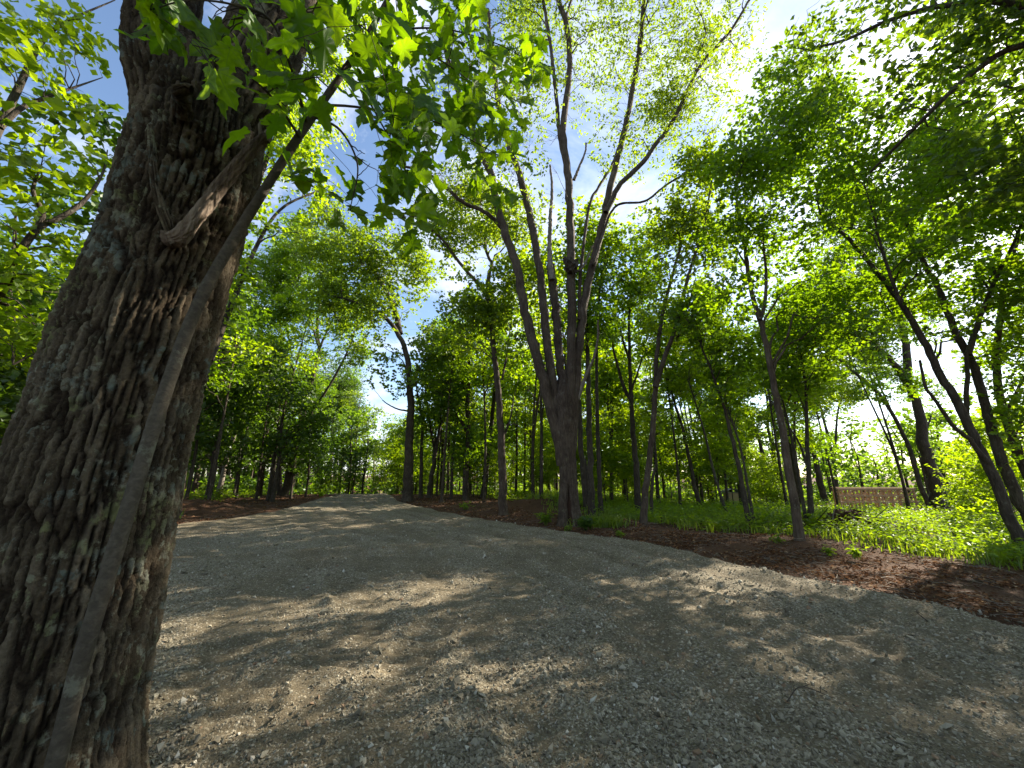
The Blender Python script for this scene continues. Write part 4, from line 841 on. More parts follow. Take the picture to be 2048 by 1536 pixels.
tree('leaning_maple', 'brown leaning trunk in the sunlit ground cover between clump and timber fence', (1652, 1006), [([(1652, 1006), (1640, 960), (1629, 910), (1616, 850), (1600, 790)], 17, 7)], [(1600, 760, 50, 40), (1620, 800, 40, 30)], leaf=.16, leafm=M_SUNLIT)
tree('forked_maple', 'narrow trunk forking in a Y at the near end of the timber fence', (1677, 1002), [([(1677, 1002), (1671, 960), (1667, 920), (1655, 870), (1640, 810), (1630, 770)], 11, 4), ([(1668, 930), (1671, 880), (1675, 830), (1684, 785)], 8, 3, .2)], [(1650, 750, 55, 45), (1700, 720, 55, 38), (1690, 780, 40, 30)], leaf=.15, leafm=M_SUNLIT)
tree('broad_maple', 'stout black trunk with leafy shoots, standing in sunlit ground cover, splitting high', (1886, 1032), [([(1886, 1032), (1874, 980), (1860, 930), (1846, 882), (1839, 823), (1820, 775), (1807, 752), (1780, 719), (1760, 700), (1731, 677)], 38, 9, -.4), ([(1815, 770), (1813, 703), (1793, 612), (1754, 547), (1708, 468), (1690, 420)], 20, 5, .4), ([(1845, 870), (1858, 845), (1862, 832)], 8, 3, -.3), ([(1800, 640), (1830, 580), (1850, 500)], 9, 3, .5)],
     [(1740, 470, 75, 55), (1700, 410, 65, 55), (1785, 560, 65, 48), (1825, 640, 55, 45, .8), (1680, 550, 65, 48), (1850, 780, 50, 36, .5), (1720, 640, 60, 36, .8), (1840, 460, 70, 60)], M_BARK2, M_MAPLE, leaf=.12, cover=1.4, n1=24, n2=130)
tree('arching_maple', 'long stem arching far to the left from beside the stout black trunk', (1867, 1031), [([(1867, 1031), (1842, 975), (1826, 920), (1811, 880), (1786, 830), (1760, 790), (1730, 762), (1700, 738), (1670, 710), (1640, 685), (1612, 665)], 14, 5, .2), ([(1790, 838), (1775, 805), (1755, 760), (1745, 715)], 6, 3, .4)], [(1650, 640, 55, 45), (1605, 600, 55, 40), (1720, 665, 50, 36), (1760, 720, 45, 36, .8), (1570, 650, 45, 35)], leaf=.12)
tree('edge_maple', 'long dark stem sweeping up to the left from the corner of the ground cover', (2050, 1108), [([(2050, 1108), (2012, 1015), (1986, 950), (1961, 900), (1931, 840), (1906, 790), (1880, 750), (1855, 700), (1830, 650), (1790, 590), (1750, 540), (1700, 480), (1640, 430)], 27, 6, .8), ([(1975, 925), (1940, 880), (1905, 850), (1870, 800), (1850, 770), (1840, 720)], 12, 5, -.3), ([(1800, 604), (1770, 520), (1752, 450), (1735, 390)], 8, 3, -.5)],
     [(1725, 400, 75, 60, .8), (1690, 300, 75, 60, .8), (1800, 330, 85, 70, .75), (1850, 520, 75, 55, .8), (1640, 430, 60, 50, .9), (1780, 220, 80, 60, .75), (1780, 470, 60, 50, .8), (1900, 640, 60, 45, .5)], M_BARK2, M_MAPLE, leaf=.105, cover=1.3, n1=26, n2=130)
tree('edge_maple', 'stem forking in a big V above the ground cover, right of the long sweeping stem', (2085, 1085), [([(2085, 1085), (2030, 985), (1998, 905), (1981, 850), (1965, 790), (1945, 725), (1930, 700), (1900, 640), (1872, 565), (1850, 530), (1820, 460), (1795, 415)], 28, 7, .4), ([(1936, 710), (1950, 665), (1966, 620), (1986, 570), (2006, 530), (2030, 480), (2050, 425)], 14, 6, -.5), ([(1935, 860), (1933, 800), (1935, 740), (1932, 705)], 12, 8, 0)],
     [(1900, 420, 85, 75), (1960, 560, 85, 50), (2000, 480, 75, 65), (1900, 260, 80, 70), (1960, 700, 75, 45, .8), (1850, 340, 70, 60), (2050, 380, 80, 80)], M_BARK2, M_MAPLE, leaf=.105, cover=1.3, n1=26, n2=130)
tree('edge_maple', 'straighter dark stem at the very border of the view, above the ground cover', (2120, 1075), [([(2120, 1075), (2070, 980), (2030, 890), (2000, 790), (1992, 720), (2000, 640), (2010, 560), (2040, 470)], 24, 8, .3), ([(2010, 830), (2035, 780), (2070, 720)], 9, 4, .3)], [(2020, 650, 70, 70, .9), (2045, 850, 50, 70), (2090, 550, 90, 90), (2080, 720, 60, 70), (2010, 770, 50, 40, .7)], M_BARK2, M_MAPLE, leaf=.105, cover=1.3)
# a limb reaching in from a tree outside the view
g = G(2700, 1130); 
def overhang():
    reseed('overhang'); base = np.array([9.9, 4.3, 0.0]); z0 = float(zterr(*base[:2]))
    tr_ = catmull(np.array([[9.9, 4.3, z0 - .2], [9.85, 4.3, 2.5], [9.8, 4.35, 5.5], [9.9, 4.4, 8.5], [9.8, 4.5, 11.5]]), 40)
    def pd(px, py, D):
        u, yd, zd = ray(px, py); t = D / math.hypot(u, yd); return np.array([u * t, yd * t, H + zd * t])
    limb = catmull(np.array([tr_[19], pd(2120, 110, 8.4), pd(2030, 95, 8.0), (pd(1960, 135, 7.8)), pd(1900, 185, 7.7), pd(1850, 235, 7.7), pd(1800, 285, 7.8), pd(1740, 345, 8.0)]), 40)
    limb2 = catmull(np.array([tr_[22], pd(2060, 20, 8.0), pd(1900, 10, 7.6), pd(1780, 40, 7.4), pd(1690, 80, 7.4), pd(1610, 100, 7.6)]), 40)
    st = [(tr_, np.linspace(.24, .10, 40)), (limb, np.linspace(.085, .018, 40)), (limb2, np.linspace(.075, .015, 40))]
    bl = []
    for px, py, rx, ry, D, w in [(1700, 60, 110, 60, 7.4, .9), (1850, 80, 110, 75, 7.6, 1), (1980, 150, 90, 110, 7.9, 1.2), (2010, 300, 85, 90, 8, 1.1), (1810, 190, 95, 60, 7.7, .9), (1610, 70, 60, 50, 7.5, .7), (1640, 180, 60, 40, 7.8, .5), (1960, 30, 120, 70, 7.8, 1.2), (1760, 310, 60, 40, 8, .6), (1560, 130, 40, 35, 7.7, .5)]:
        c = pd(px, py, D); k = (c[1] * CP + (c[2] - H) * SP) / F; bl.append((c[0], c[1], c[2], rx * k * .8, rx * k * .7, ry * k, w * .95))
    bl += [(8.2, 4.8, 9.5, 2.4, 2.4, 2.6, .6), (9.5, 3.5, 7.5, 1.8, 1.8, 1.5, .4)]
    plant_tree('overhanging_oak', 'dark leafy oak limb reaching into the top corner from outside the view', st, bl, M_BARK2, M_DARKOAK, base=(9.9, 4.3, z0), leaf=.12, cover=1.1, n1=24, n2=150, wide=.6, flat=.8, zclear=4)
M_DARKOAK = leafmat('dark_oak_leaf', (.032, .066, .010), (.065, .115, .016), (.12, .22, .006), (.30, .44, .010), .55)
overhang()

# -- left of the drive
tree('leaning_oak', 'dark trunk leaning right over the drive, its thin upright limbs fanned like a broom', (568, 992), [([(568, 992), (578, 950), (592, 888), (608, 823), (628, 745), (638, 700), (634, 660), (640, 600), (650, 540)], 18, 4, .5), ([(596, 880), (625, 820), (647, 790), (677, 739), (700, 690), (715, 640)], 8, 3, -.6), ([(634, 710), (655, 660), (680, 610), (700, 580)], 6, 2, -.3), ([(620, 775), (610, 745), (600, 720)], 4, 2, .2), ([(636, 690), (622, 640), (612, 590)], 6, 2, .4)],
     [(640, 590, 60, 55), (690, 640, 55, 48), (600, 550, 60, 55), (560, 610, 55, 55), (715, 700, 42, 36, .7), (640, 500, 60, 45)], leaf=.14, cover=1.3, n1=30, n2=110)
tree('slim_maple', 'straight slim trunk just left of the broom-limbed leaning tree', (560, 990), [([(560, 990), (559, 900), (560, 830), (562, 770), (563, 700), (560, 640)], 12, 4)], [(540, 640, 65, 55), (500, 700, 55, 55), (565, 720, 50, 45, .7), (520, 560, 55, 55), (580, 500, 55, 45)], leaf=.14, cover=1.6, n1=20, n2=100)
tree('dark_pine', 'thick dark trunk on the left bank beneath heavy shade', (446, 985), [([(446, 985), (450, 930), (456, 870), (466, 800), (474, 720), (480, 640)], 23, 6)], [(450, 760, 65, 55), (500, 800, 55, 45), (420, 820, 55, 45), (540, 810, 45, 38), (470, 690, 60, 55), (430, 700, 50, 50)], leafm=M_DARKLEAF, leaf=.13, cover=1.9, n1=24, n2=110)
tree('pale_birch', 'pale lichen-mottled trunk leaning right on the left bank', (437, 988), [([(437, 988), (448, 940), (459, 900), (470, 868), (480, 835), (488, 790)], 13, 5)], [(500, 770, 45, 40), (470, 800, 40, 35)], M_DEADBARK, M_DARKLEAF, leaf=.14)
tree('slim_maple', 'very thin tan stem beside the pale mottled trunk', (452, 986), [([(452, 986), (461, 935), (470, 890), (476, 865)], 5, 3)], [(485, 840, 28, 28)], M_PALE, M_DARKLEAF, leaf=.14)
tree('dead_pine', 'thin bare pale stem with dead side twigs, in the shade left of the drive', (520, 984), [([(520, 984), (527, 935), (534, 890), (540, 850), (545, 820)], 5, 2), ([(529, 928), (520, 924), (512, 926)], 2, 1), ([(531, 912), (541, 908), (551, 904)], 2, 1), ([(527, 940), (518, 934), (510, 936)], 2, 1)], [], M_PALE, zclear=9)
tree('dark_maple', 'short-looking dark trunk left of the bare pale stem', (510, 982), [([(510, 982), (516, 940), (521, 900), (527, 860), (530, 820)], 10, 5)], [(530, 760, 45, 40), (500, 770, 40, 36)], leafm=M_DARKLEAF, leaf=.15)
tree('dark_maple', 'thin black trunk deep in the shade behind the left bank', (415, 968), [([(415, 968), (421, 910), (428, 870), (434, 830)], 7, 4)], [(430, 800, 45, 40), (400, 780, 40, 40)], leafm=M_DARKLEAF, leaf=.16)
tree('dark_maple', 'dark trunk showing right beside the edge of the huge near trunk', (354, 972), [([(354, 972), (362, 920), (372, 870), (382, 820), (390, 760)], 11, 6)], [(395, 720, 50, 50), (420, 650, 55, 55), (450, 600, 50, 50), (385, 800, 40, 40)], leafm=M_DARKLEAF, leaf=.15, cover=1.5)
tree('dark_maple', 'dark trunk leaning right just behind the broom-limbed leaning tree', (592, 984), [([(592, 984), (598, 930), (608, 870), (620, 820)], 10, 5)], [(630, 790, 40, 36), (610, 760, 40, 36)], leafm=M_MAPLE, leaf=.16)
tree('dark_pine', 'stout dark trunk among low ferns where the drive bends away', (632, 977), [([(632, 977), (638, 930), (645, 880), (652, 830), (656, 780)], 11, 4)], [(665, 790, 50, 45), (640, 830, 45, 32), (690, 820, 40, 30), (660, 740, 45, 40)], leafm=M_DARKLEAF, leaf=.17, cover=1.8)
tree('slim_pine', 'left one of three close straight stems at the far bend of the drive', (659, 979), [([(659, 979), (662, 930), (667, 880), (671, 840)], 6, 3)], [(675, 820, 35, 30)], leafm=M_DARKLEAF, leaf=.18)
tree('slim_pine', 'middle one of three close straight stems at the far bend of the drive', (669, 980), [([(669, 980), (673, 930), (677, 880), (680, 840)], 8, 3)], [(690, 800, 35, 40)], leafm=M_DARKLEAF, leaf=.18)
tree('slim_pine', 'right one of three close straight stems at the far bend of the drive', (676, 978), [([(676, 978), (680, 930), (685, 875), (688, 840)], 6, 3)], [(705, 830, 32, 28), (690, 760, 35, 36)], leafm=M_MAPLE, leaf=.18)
# behind the huge trunk: two trees whose feet it hides
def hidden_tree(name, label, foot, top_px, D, limbs, blobs, leafm, bark, lf, cover=1.4, rb=.16):
    def pd(px, py, d):
        u, yd, zd = ray(px, py); t = d / math.hypot(u, yd); return np.array([u * t, yd * t, H + zd * t])
    z0 = float(zterr(foot[0], foot[1])); top = pd(*top_px, D); f = np.array([foot[0], foot[1], z0])
    main = catmull(np.array([f - [0, 0, .2], f + (top - f) * .33 + [0.1, 0, .3], f + (top - f) * .66, top]), 40)
    st = [(main, np.linspace(rb, rb * .3, 40))]
    for path, r0, r1 in limbs:
        pts = [pd(*p) for p in path]; st.append((catmull(np.array(pts), 30), np.linspace(r0, r1, 30)))
    bl = []
    for px, py, rx, ry, d, w in blobs:
        c = pd(px, py, d); k = (c[1] * CP + (c[2] - H) * SP) / F; bl.append((c[0], c[1], c[2], rx * k * .75, rx * k * .7, ry * k, w))
    return plant_tree(name, label, st, bl, bark, leafm, base=f, leaf=lf, cover=cover, n1=26, n2=120, flat=.6)
hidden_tree('spreading_maple', 'spreading tree behind the huge trunk, dark forked limb rising towards it', (-11.0, 4.2), (-60, 120, ), 10.5, [([(-200, 760, 11), (-60, 640, 9.8), (0, 585, 9.0), (40, 505, 8.6), (78, 455, 8.5), (130, 430, 8.5), (172, 398, 8.5), (206, 345, 8.6), (215, 300, 8.8)], .10, .008), ([(78, 458, 8.5), (84, 425, 8.5), (66, 380, 8.5), (84, 330, 8.6)], .045, .006), ([(0, 255, 8.5), (45, 215, 8.5), (120, 185, 8.6), (205, 155, 8.8)], .04, .006), ([(-40, 330, 8.5), (30, 190, 8.7), (80, 90, 8.9), (130, 45, 9), (230, 0, 9.2)], .06, .008)],
            [(60, 70, 90, 80, 8.4, 1.1), (150, 60, 60, 55, 8.8, .7), (110, 180, 80, 50, 8.6, .7), (50, 290, 80, 55, 8.3, 1.1), (150, 320, 60, 45, 8.7, .9), (110, 460, 80, 48, 8.8, .9), (40, 540, 70, 55, 8.6, .9), (90, 640, 80, 50, 9, 1.0), (180, 560, 45, 45, 9.2, .9), (20, 420, 50, 40, 8.4, .8)], M_SUNLIT, M_BARK2, .125, 2.3)
hidden_tree('yellow_green_maple', 'yellow-green crown filling the gap between the huge trunk and its sapling', (-8.2, 8.6), (560, 250), 13.5, [([(420, 720, 12.3), (500, 520, 12.8), (560, 420, 13), (640, 380, 13.2)], .08, .03)],
            [(560, 320, 65, 65, 13, .9), (605, 210, 55, 60, 13.4, .8), (640, 390, 45, 40, 13, .7), (520, 430, 60, 55, 12.6, 1.1), (480, 540, 55, 55, 12.4, 1.1), (600, 460, 45, 35, 13, .6), (670, 150, 45, 50, 13.6, .6), (590, 90, 60, 50, 13.6, .8), (450, 620, 50, 50, 12.3, 1), (720, 60, 60, 60, 13.8, .4)], M_SUNLIT, M_BARK2, .14, 1.2)

# ------------------------------------------------------------------ trees further back: a few kinds, copied one by one
def proto(name, h, cr_r, cr_z, bark, leafm, leaf, cover, stems=1, lean=.3, r0=.1, per=12, spray=.6, nb=7, flat=.5, n1=16, n2=70):
    reseed('p%s%.2f%.2f' % (name, h, leaf)); st = []
    for k in range(stems):
        a = RNG.uniform(0, 6.28); d = np.array([math.cos(a), math.sin(a), 0]) * lean * (1 + k)
        pts = np.array([[0, 0, -.25], d * .1 + [0, 0, h * .25], d * .45 + [0, 0, h * .55], d + [0, 0, h * .93]]) + RNG.normal(0, .05, (4, 3)) * [1, 1, 0]
        pts[0] = [d[0] * .05, d[1] * .05, -.25]
        q = catmull(pts, 26); st.append((q, np.linspace(r0, r0 * .22, 26) * (1 + .5 * np.exp(-(q[:, 2] + .1) / .2))))
    bl = []
    for k in range(nb):
        a = RNG.uniform(0, 6.28); rr = cr_r * math.sqrt(RNG.random()) * .75; z = cr_z + (h - cr_z) * (k + .5) / nb
        w = cr_r * RNG.uniform(.5, .75) * (1.15 - .5 * (k + .5) / nb); bl.append((math.cos(a) * rr, math.sin(a) * rr, z, w, w, w * RNG.uniform(.45, .7)))
    tr, cr = grow(st, bl, leaf=leaf, cover=cover * 1.5, per=per, spray=spray, flat=flat, n1=n1, n2=n2, clear=cr_z * .6)
    e = empty(name, (0, 0, -500)); tag(e, name, 'tree')
    ob('trunk', tr.build('trunk', [bark], (0, 0, 0)), e); ob('crown', cr.build('crown', [M_TWIG, leafm], (0, 0, 0)), e)
    return e
PT = [proto('forest_maple', 12.5, 2.6, 4.6, M_BARK2, M_MAPLE, .17, 1.7, 1, .5, .15), proto('forest_maple', 11, 2.4, 4.0, M_BARK2, M_SUNLIT, .17, 1.6, 2, .6, .12), proto('forest_oak', 13.5, 2.8, 5.5, M_OAKBARK, M_OAK, .18, 1.5, 1, .7, .17)]
PU = [proto('understory_maple', 4.6, 1.7, 1.3, M_TWIG, M_SUNLIT, .15, 1.6, 1, .3, .03, 14, .75, 8, .22, 14, 60), proto('understory_maple', 3.6, 1.5, .9, M_TWIG, M_SUNLIT, .14, 1.6, 2, .3, .025, 14, .7, 7, .22, 12, 50), proto('understory_maple', 6.2, 1.8, 1.9, M_TWIG, M_SUNLIT, .16, 1.6, 1, .35, .04, 14, .8, 9, .22, 16, 70)]
PS = [proto('pole_tree', 12, 1.7, 6.5, M_BARK2, M_SUNLIT, .17, 1.3, 1, .8, .085, nb=6, n1=12, n2=50), proto('pole_tree', 10.5, 1.6, 5.5, M_BARK2, M_SUNLIT, .17, 1.3, 1, 1.0, .07, nb=6, n1=12, n2=50), proto('pole_tree', 11.5, 1.8, 6.0, M_BARK2, M_MAPLE, .17, 1.2, 2, .7, .07, nb=6, n1=12, n2=50)]
PD = [proto('shade_tree', 9.5, 2.3, 2.6, M_BARK2, M_DARKLEAF, .19, 1.7, 1, .5, .11), proto('shade_tree', 7.5, 2.0, 1.8, M_BARK2, M_DARKLEAF, .18, 1.6, 1, .4, .08)]
def polar(az, d): a = math.radians(az); return math.sin(a) * d, math.cos(a) * d
USED = set()
def put(kind, az, d, sc, label, group):
    x, y = polar(az, d); src = kind[RNG.integers(len(kind))]
    loc = (x, y, float(zterr(x, y)))
    if id(src) not in USED:
        USED.add(id(src)); src.location = loc; src.rotation_euler = (0, 0, RNG.uniform(0, 6.28)); src.scale = (sc,) * 3; tag(src, label, 'tree', group); return src
    return copy_tree(src, loc, RNG.uniform(0, 6.28), sc, label, group)
LAND = [(-200, 'border'), (350, 'huge trunk'), (447, 'bank trunks'), (565, 'broom-limbed tree'), (670, 'three straight stems'), (818, 'corner oak'), (932, 'shaggy tree'), (1003, 'grey-barked tree'), (1140, 'many-stemmed oak'), (1192, 'twin trunks'), (1268, 'wide-Y tree'),
        (1305, 'V-stemmed tree'), (1385, 'first leaning trunk'), (1480, 'dark leaning trunk'), (1575, 'tall speckled trunk'), (1665, 'fence-end fork'), (1855, 'stout black trunk'), (1990, 'edge stems'), (2400, 'border')]
ALL = []
ORD = ['first', 'second', 'third', 'fourth', 'fifth', 'sixth', 'seventh', 'eighth', 'ninth', 'tenth']
def relabel():
    gaps = {}
    for o, kind in ALL:
        x, y, z = o.location; px = 1024 + F * x / (y * CP + (1.5 + z - H) * SP)
        k = max(i for i in range(len(LAND) - 1) if LAND[i][0] <= max(px, -199)); k = min(k, len(LAND) - 2)
        gaps.setdefault((k, kind), []).append((math.hypot(x, y), o))
    for (k, kind), L in gaps.items():
        for i, (d, o) in enumerate(sorted(L, key=lambda t: t[0])):
            a, b = LAND[k][1], LAND[k + 1][1]
            if len(L) == 1: o['label'] = f'{kind} between {a} and {b}'
            else: o['label'] = f'{kind} between {a} and {b}, {ORD[min(i, 9)]} one back'
def scatter(kind, n, az0, az1, d0, d1, s0, s1, label, group, gap=1.6):
    reseed('s' + label + group)
    pts = []
    for _ in range(n * 30):
        az = RNG.uniform(az0, az1); d = math.sqrt(RNG.uniform(d0 * d0, d1 * d1)); x, y = polar(az, d)
        if 35.5 < az < 49 and d < 28 and kind is not PT: continue
        if 33 < az < 50 and d < 40 and kind is PU: continue
        if xl(y) - 1.3 < x < xr(y) + 1.3 and y < 40: continue
        if any((x - a) ** 2 + (y - b) ** 2 < gap * gap for a, b in pts): continue
        pts.append((x, y)); ALL.append((put(kind, az, d, RNG.uniform(s0, s1), label, group), label))
        if len(pts) >= n: break
scatter(PU, 22, 9, 52, 17, 32, .6, 1.0, 'young yellow-green layered maple', 'sunlit understory maples', 2.0)
scatter(PU, 9, -12, 9, 20, 34, .7, 1.1, 'young bright understory maple', 'understory maples behind the mound', 2.0)
scatter(PU, 8, -26, -12, 34, 48, .9, 1.3, 'young green tree past the bend', 'young trees beyond the bend')
scatter(PS, 30, 4, 50, 14.5, 32, .8, 1.1, 'slim dark pole-like trunk', 'slim pole trees right of the drive', 1.5)
scatter(PS, 14, -13, 4, 17, 34, .8, 1.1, 'slim dark pole trunk', 'slim pole trees behind the mound', 1.5)
scatter(PS, 12, -42, -27, 16, 30, .75, 1.0, 'slim pole trunk in shade', 'slim pole trees left of the drive', 1.5)
scatter(PT, 9, 0, 38, 24, 36, .75, 1.0, 'slender deep forest tree', 'deep forest trees beyond the clearing', 3)
scatter(PT, 9, -13, 2, 24, 40, .7, .95, 'slender deep wood tree', 'deep forest trees behind the corner oak', 3)
scatter(PD, 18, -44, -27, 21, 34, .8, 1.1, 'dark shaded forest tree', 'shaded trees left of the drive', 2.6)
scatter(PD, 8, -62, -46, 14, 26, .9, 1.2, 'shaded tree left of the huge trunk', 'trees behind the huge trunk', 3)
scatter(PT, 32, -60, 32, 37, 62, .7, 1.0, 'far tall tree', 'tall trees of the far wood', 4)
scatter(PD, 16, -62, -20, 34, 52, .8, 1.1, 'far dark tree', 'dark trees of the far wood', 4)
relabel(); reseed('outside')
for az, d, sc in ((150, 7, .9), (200, 6, .9), (235, 8, 1), (180, 11, 1), (118, 9, 1), (268, 7.5, .9), (285, 9, 1), (66, 12.0, .95), (61, 15.5, 1.0), (74, 17, 1.05), (80, 11, .9), (88, 15, 1.0)):
    put(PT, az, d, sc, 'forest tree just outside the view whose shade dapples the drive', 'trees outside the view shading the drive')

# ------------------------------------------------------------------ the far wood: one mass nobody could count
def far_wood():
    reseed('far wood')
    ac = Acc(); n = 300
    az = np.radians(RNG.uniform(-64, 60, n)); d = np.sqrt(RNG.uniform(36 ** 2, 78 ** 2, n))
    x = np.sin(az) * d; y = np.cos(az) * d; keep = ~((x > xl(y) - 1) & (x < xr(y) + 1) & (y < 40)); x, y, d, az = x[keep], y[keep], d[keep], az[keep]; n = len(x)
    z = zterr(x, y); h = RNG.uniform(6.5, 11.5, n) * np.where(az > .35, .85, 1)
    pts = np.stack([np.stack([x + RNG.normal(0, .25, n) * k, y + RNG.normal(0, .25, n) * k, z + h * k * .9 - .3], -1) for k in (0, .33, .66, 1)], 1)
    V, Q = tubes(pts, (.05 + .07 * RNG.random(n))[:, None] * np.array([[1.2, 1, .7, .3]]), 5); ac.add(V, Q, 0)
    per = 330; k = RNG.integers(0, 6, (n, per)); ca = RNG.uniform(0, 6.28, (n, 6)); cr_ = RNG.random((n, 6)) * 1.3; cz = RNG.uniform(.12, .95, (n, 6)); cz[:, 0] = .07; cz[::2, 1] = .05; cr_[:, 0] *= 1.6; cr_[::2, 1] *= 1.8
    rows = np.arange(n)[:, None]; w = .8 + .9 * RNG.random((n, 6))
    v = unit(RNG.normal(0, 1, (n, per, 3))) * (RNG.random((n, per, 1)) ** .4) * w[rows, k][..., None] * np.array([1, 1, .65])
    c = np.stack([x[:, None] + np.cos(ca)[rows, k] * cr_[rows, k], y[:, None] + np.sin(ca)[rows, k] * cr_[rows, k], z[:, None] + h[:, None] * cz[rows, k]], -1) + v
    c = c.reshape(-1, 3); m = len(c)
    leaves(ac, c, RNG.normal(0, 1, (m, 3)) * [1, 1, .5], np.array([[0, 0, 1.]]) + RNG.normal(0, .6, (m, 3)), RNG.uniform(.28, .5, m), 1)
    o = ob('far_wood', ac.build('far_wood', [M_TWIG, M_FARLEAF], (0, 0, 0))); tag(o, 'far-off leafy wood closing the view behind the nearer trees', 'wood', kind='stuff')
far_wood()

# ------------------------------------------------------------------ low growth, litter and small things
def littermat():
    m, nt, out = mat('dead_leaf')
    at = N(nt, 'ShaderNodeAttribute', attribute_name='rnd')
    c = ramp(nt, [(0, (.05, .026, .016)), (.35, (.12, .058, .03)), (.65, (.23, .12, .06)), (.9, (.36, .24, .14)), (1, (.44, .34, .22))], at.outputs['Fac'])
    d = N(nt, 'ShaderNodeBsdfDiffuse'); t = N(nt, 'ShaderNodeBsdfTranslucent'); x = N(nt, 'ShaderNodeMixShader', inp={0: .2})
    nt.links.new(c.outputs[0], d.inputs[0]); nt.links.new(c.outputs[0], t.inputs[0]); nt.links.new(d.outputs[0], x.inputs[1]); nt.links.new(t.outputs[0], x.inputs[2]); nt.links.new(x.outputs[0], out.inputs[0]); return m
M_LITTER = littermat()
def field(n, az0, az1, d0, d1, p=1.0):
    az = np.radians(RNG.uniform(az0, az1, n)); d = d0 * (d1 / d0) ** (RNG.random(n) ** p)
    return np.sin(az) * d, np.cos(az) * d
def outside(x, y): return np.maximum(x - xr(y), xl(y) - x)
def litter():
    reseed('litter')
    ac = Acc(); x, y = field(110000, -50, 56, 3.5, 34, .9); o = outside(x, y)
    cov = sstep(2.4, 4.2, o + (fbm(x * .6, y * .6, 90) - .5) * 2.4)
    k = (o > -.25) & (RNG.random(len(x)) < np.where(o < .15, .18, 1) * (1 - .6 * cov) * sstep(.3, .62, fbm(x * 1.3, y * 1.3, 91) + .12)); x, y = x[k], y[k]; n = len(x)
    z = np.where(outside(x, y) < 0, zdrive(x, y), zterr(x, y)) + .012
    a = RNG.uniform(0, 6.28, n); s = RNG.uniform(.03, .085, n) * np.clip(.7 + y * .03, .8, 1.5)
    leaves(ac, np.stack([x, y, z], -1), np.stack([np.cos(a), np.sin(a), RNG.normal(0, .25, n)], -1), np.array([[0, 0, 1.]]) + RNG.normal(0, .35, (n, 3)), s, 0, .6, .14)
    ac.QR = [np.clip(RNG.beta(1.5, 2.2, n), 0, 1)]
    tag(ob('leaf_litter', ac.build('leaf_litter', [M_LITTER], (0, 0, 0))), 'brown dead leaves scattered over the bare soil beside the drive', 'litter', kind='stuff')
    ac = Acc(); x, y = field(9000, -50, 56, 4, 26); o = outside(x, y); k = o > .1; x, y = x[k], y[k]; n = len(x)
    a = RNG.uniform(0, 6.28, n); L = RNG.uniform(.06, .35, n); z = zterr(x, y) + .015; d = np.stack([np.cos(a), np.sin(a), RNG.normal(0, .08, n)], -1) * L[:, None]; c = np.stack([x, y, z], -1)
    V, Q = tubes(np.stack([c - d / 2, c + RNG.normal(0, .01, (n, 3)), c + d / 2], 1), np.repeat(RNG.uniform(.0015, .005, n)[:, None], 3, 1), 3); ac.add(V, Q)
    tag(ob('dead_twigs', ac.build('dead_twigs', [M_PALE], (0, 0, 0))), 'small dead twigs littering the bare soil', 'twigs', kind='stuff')
litter()
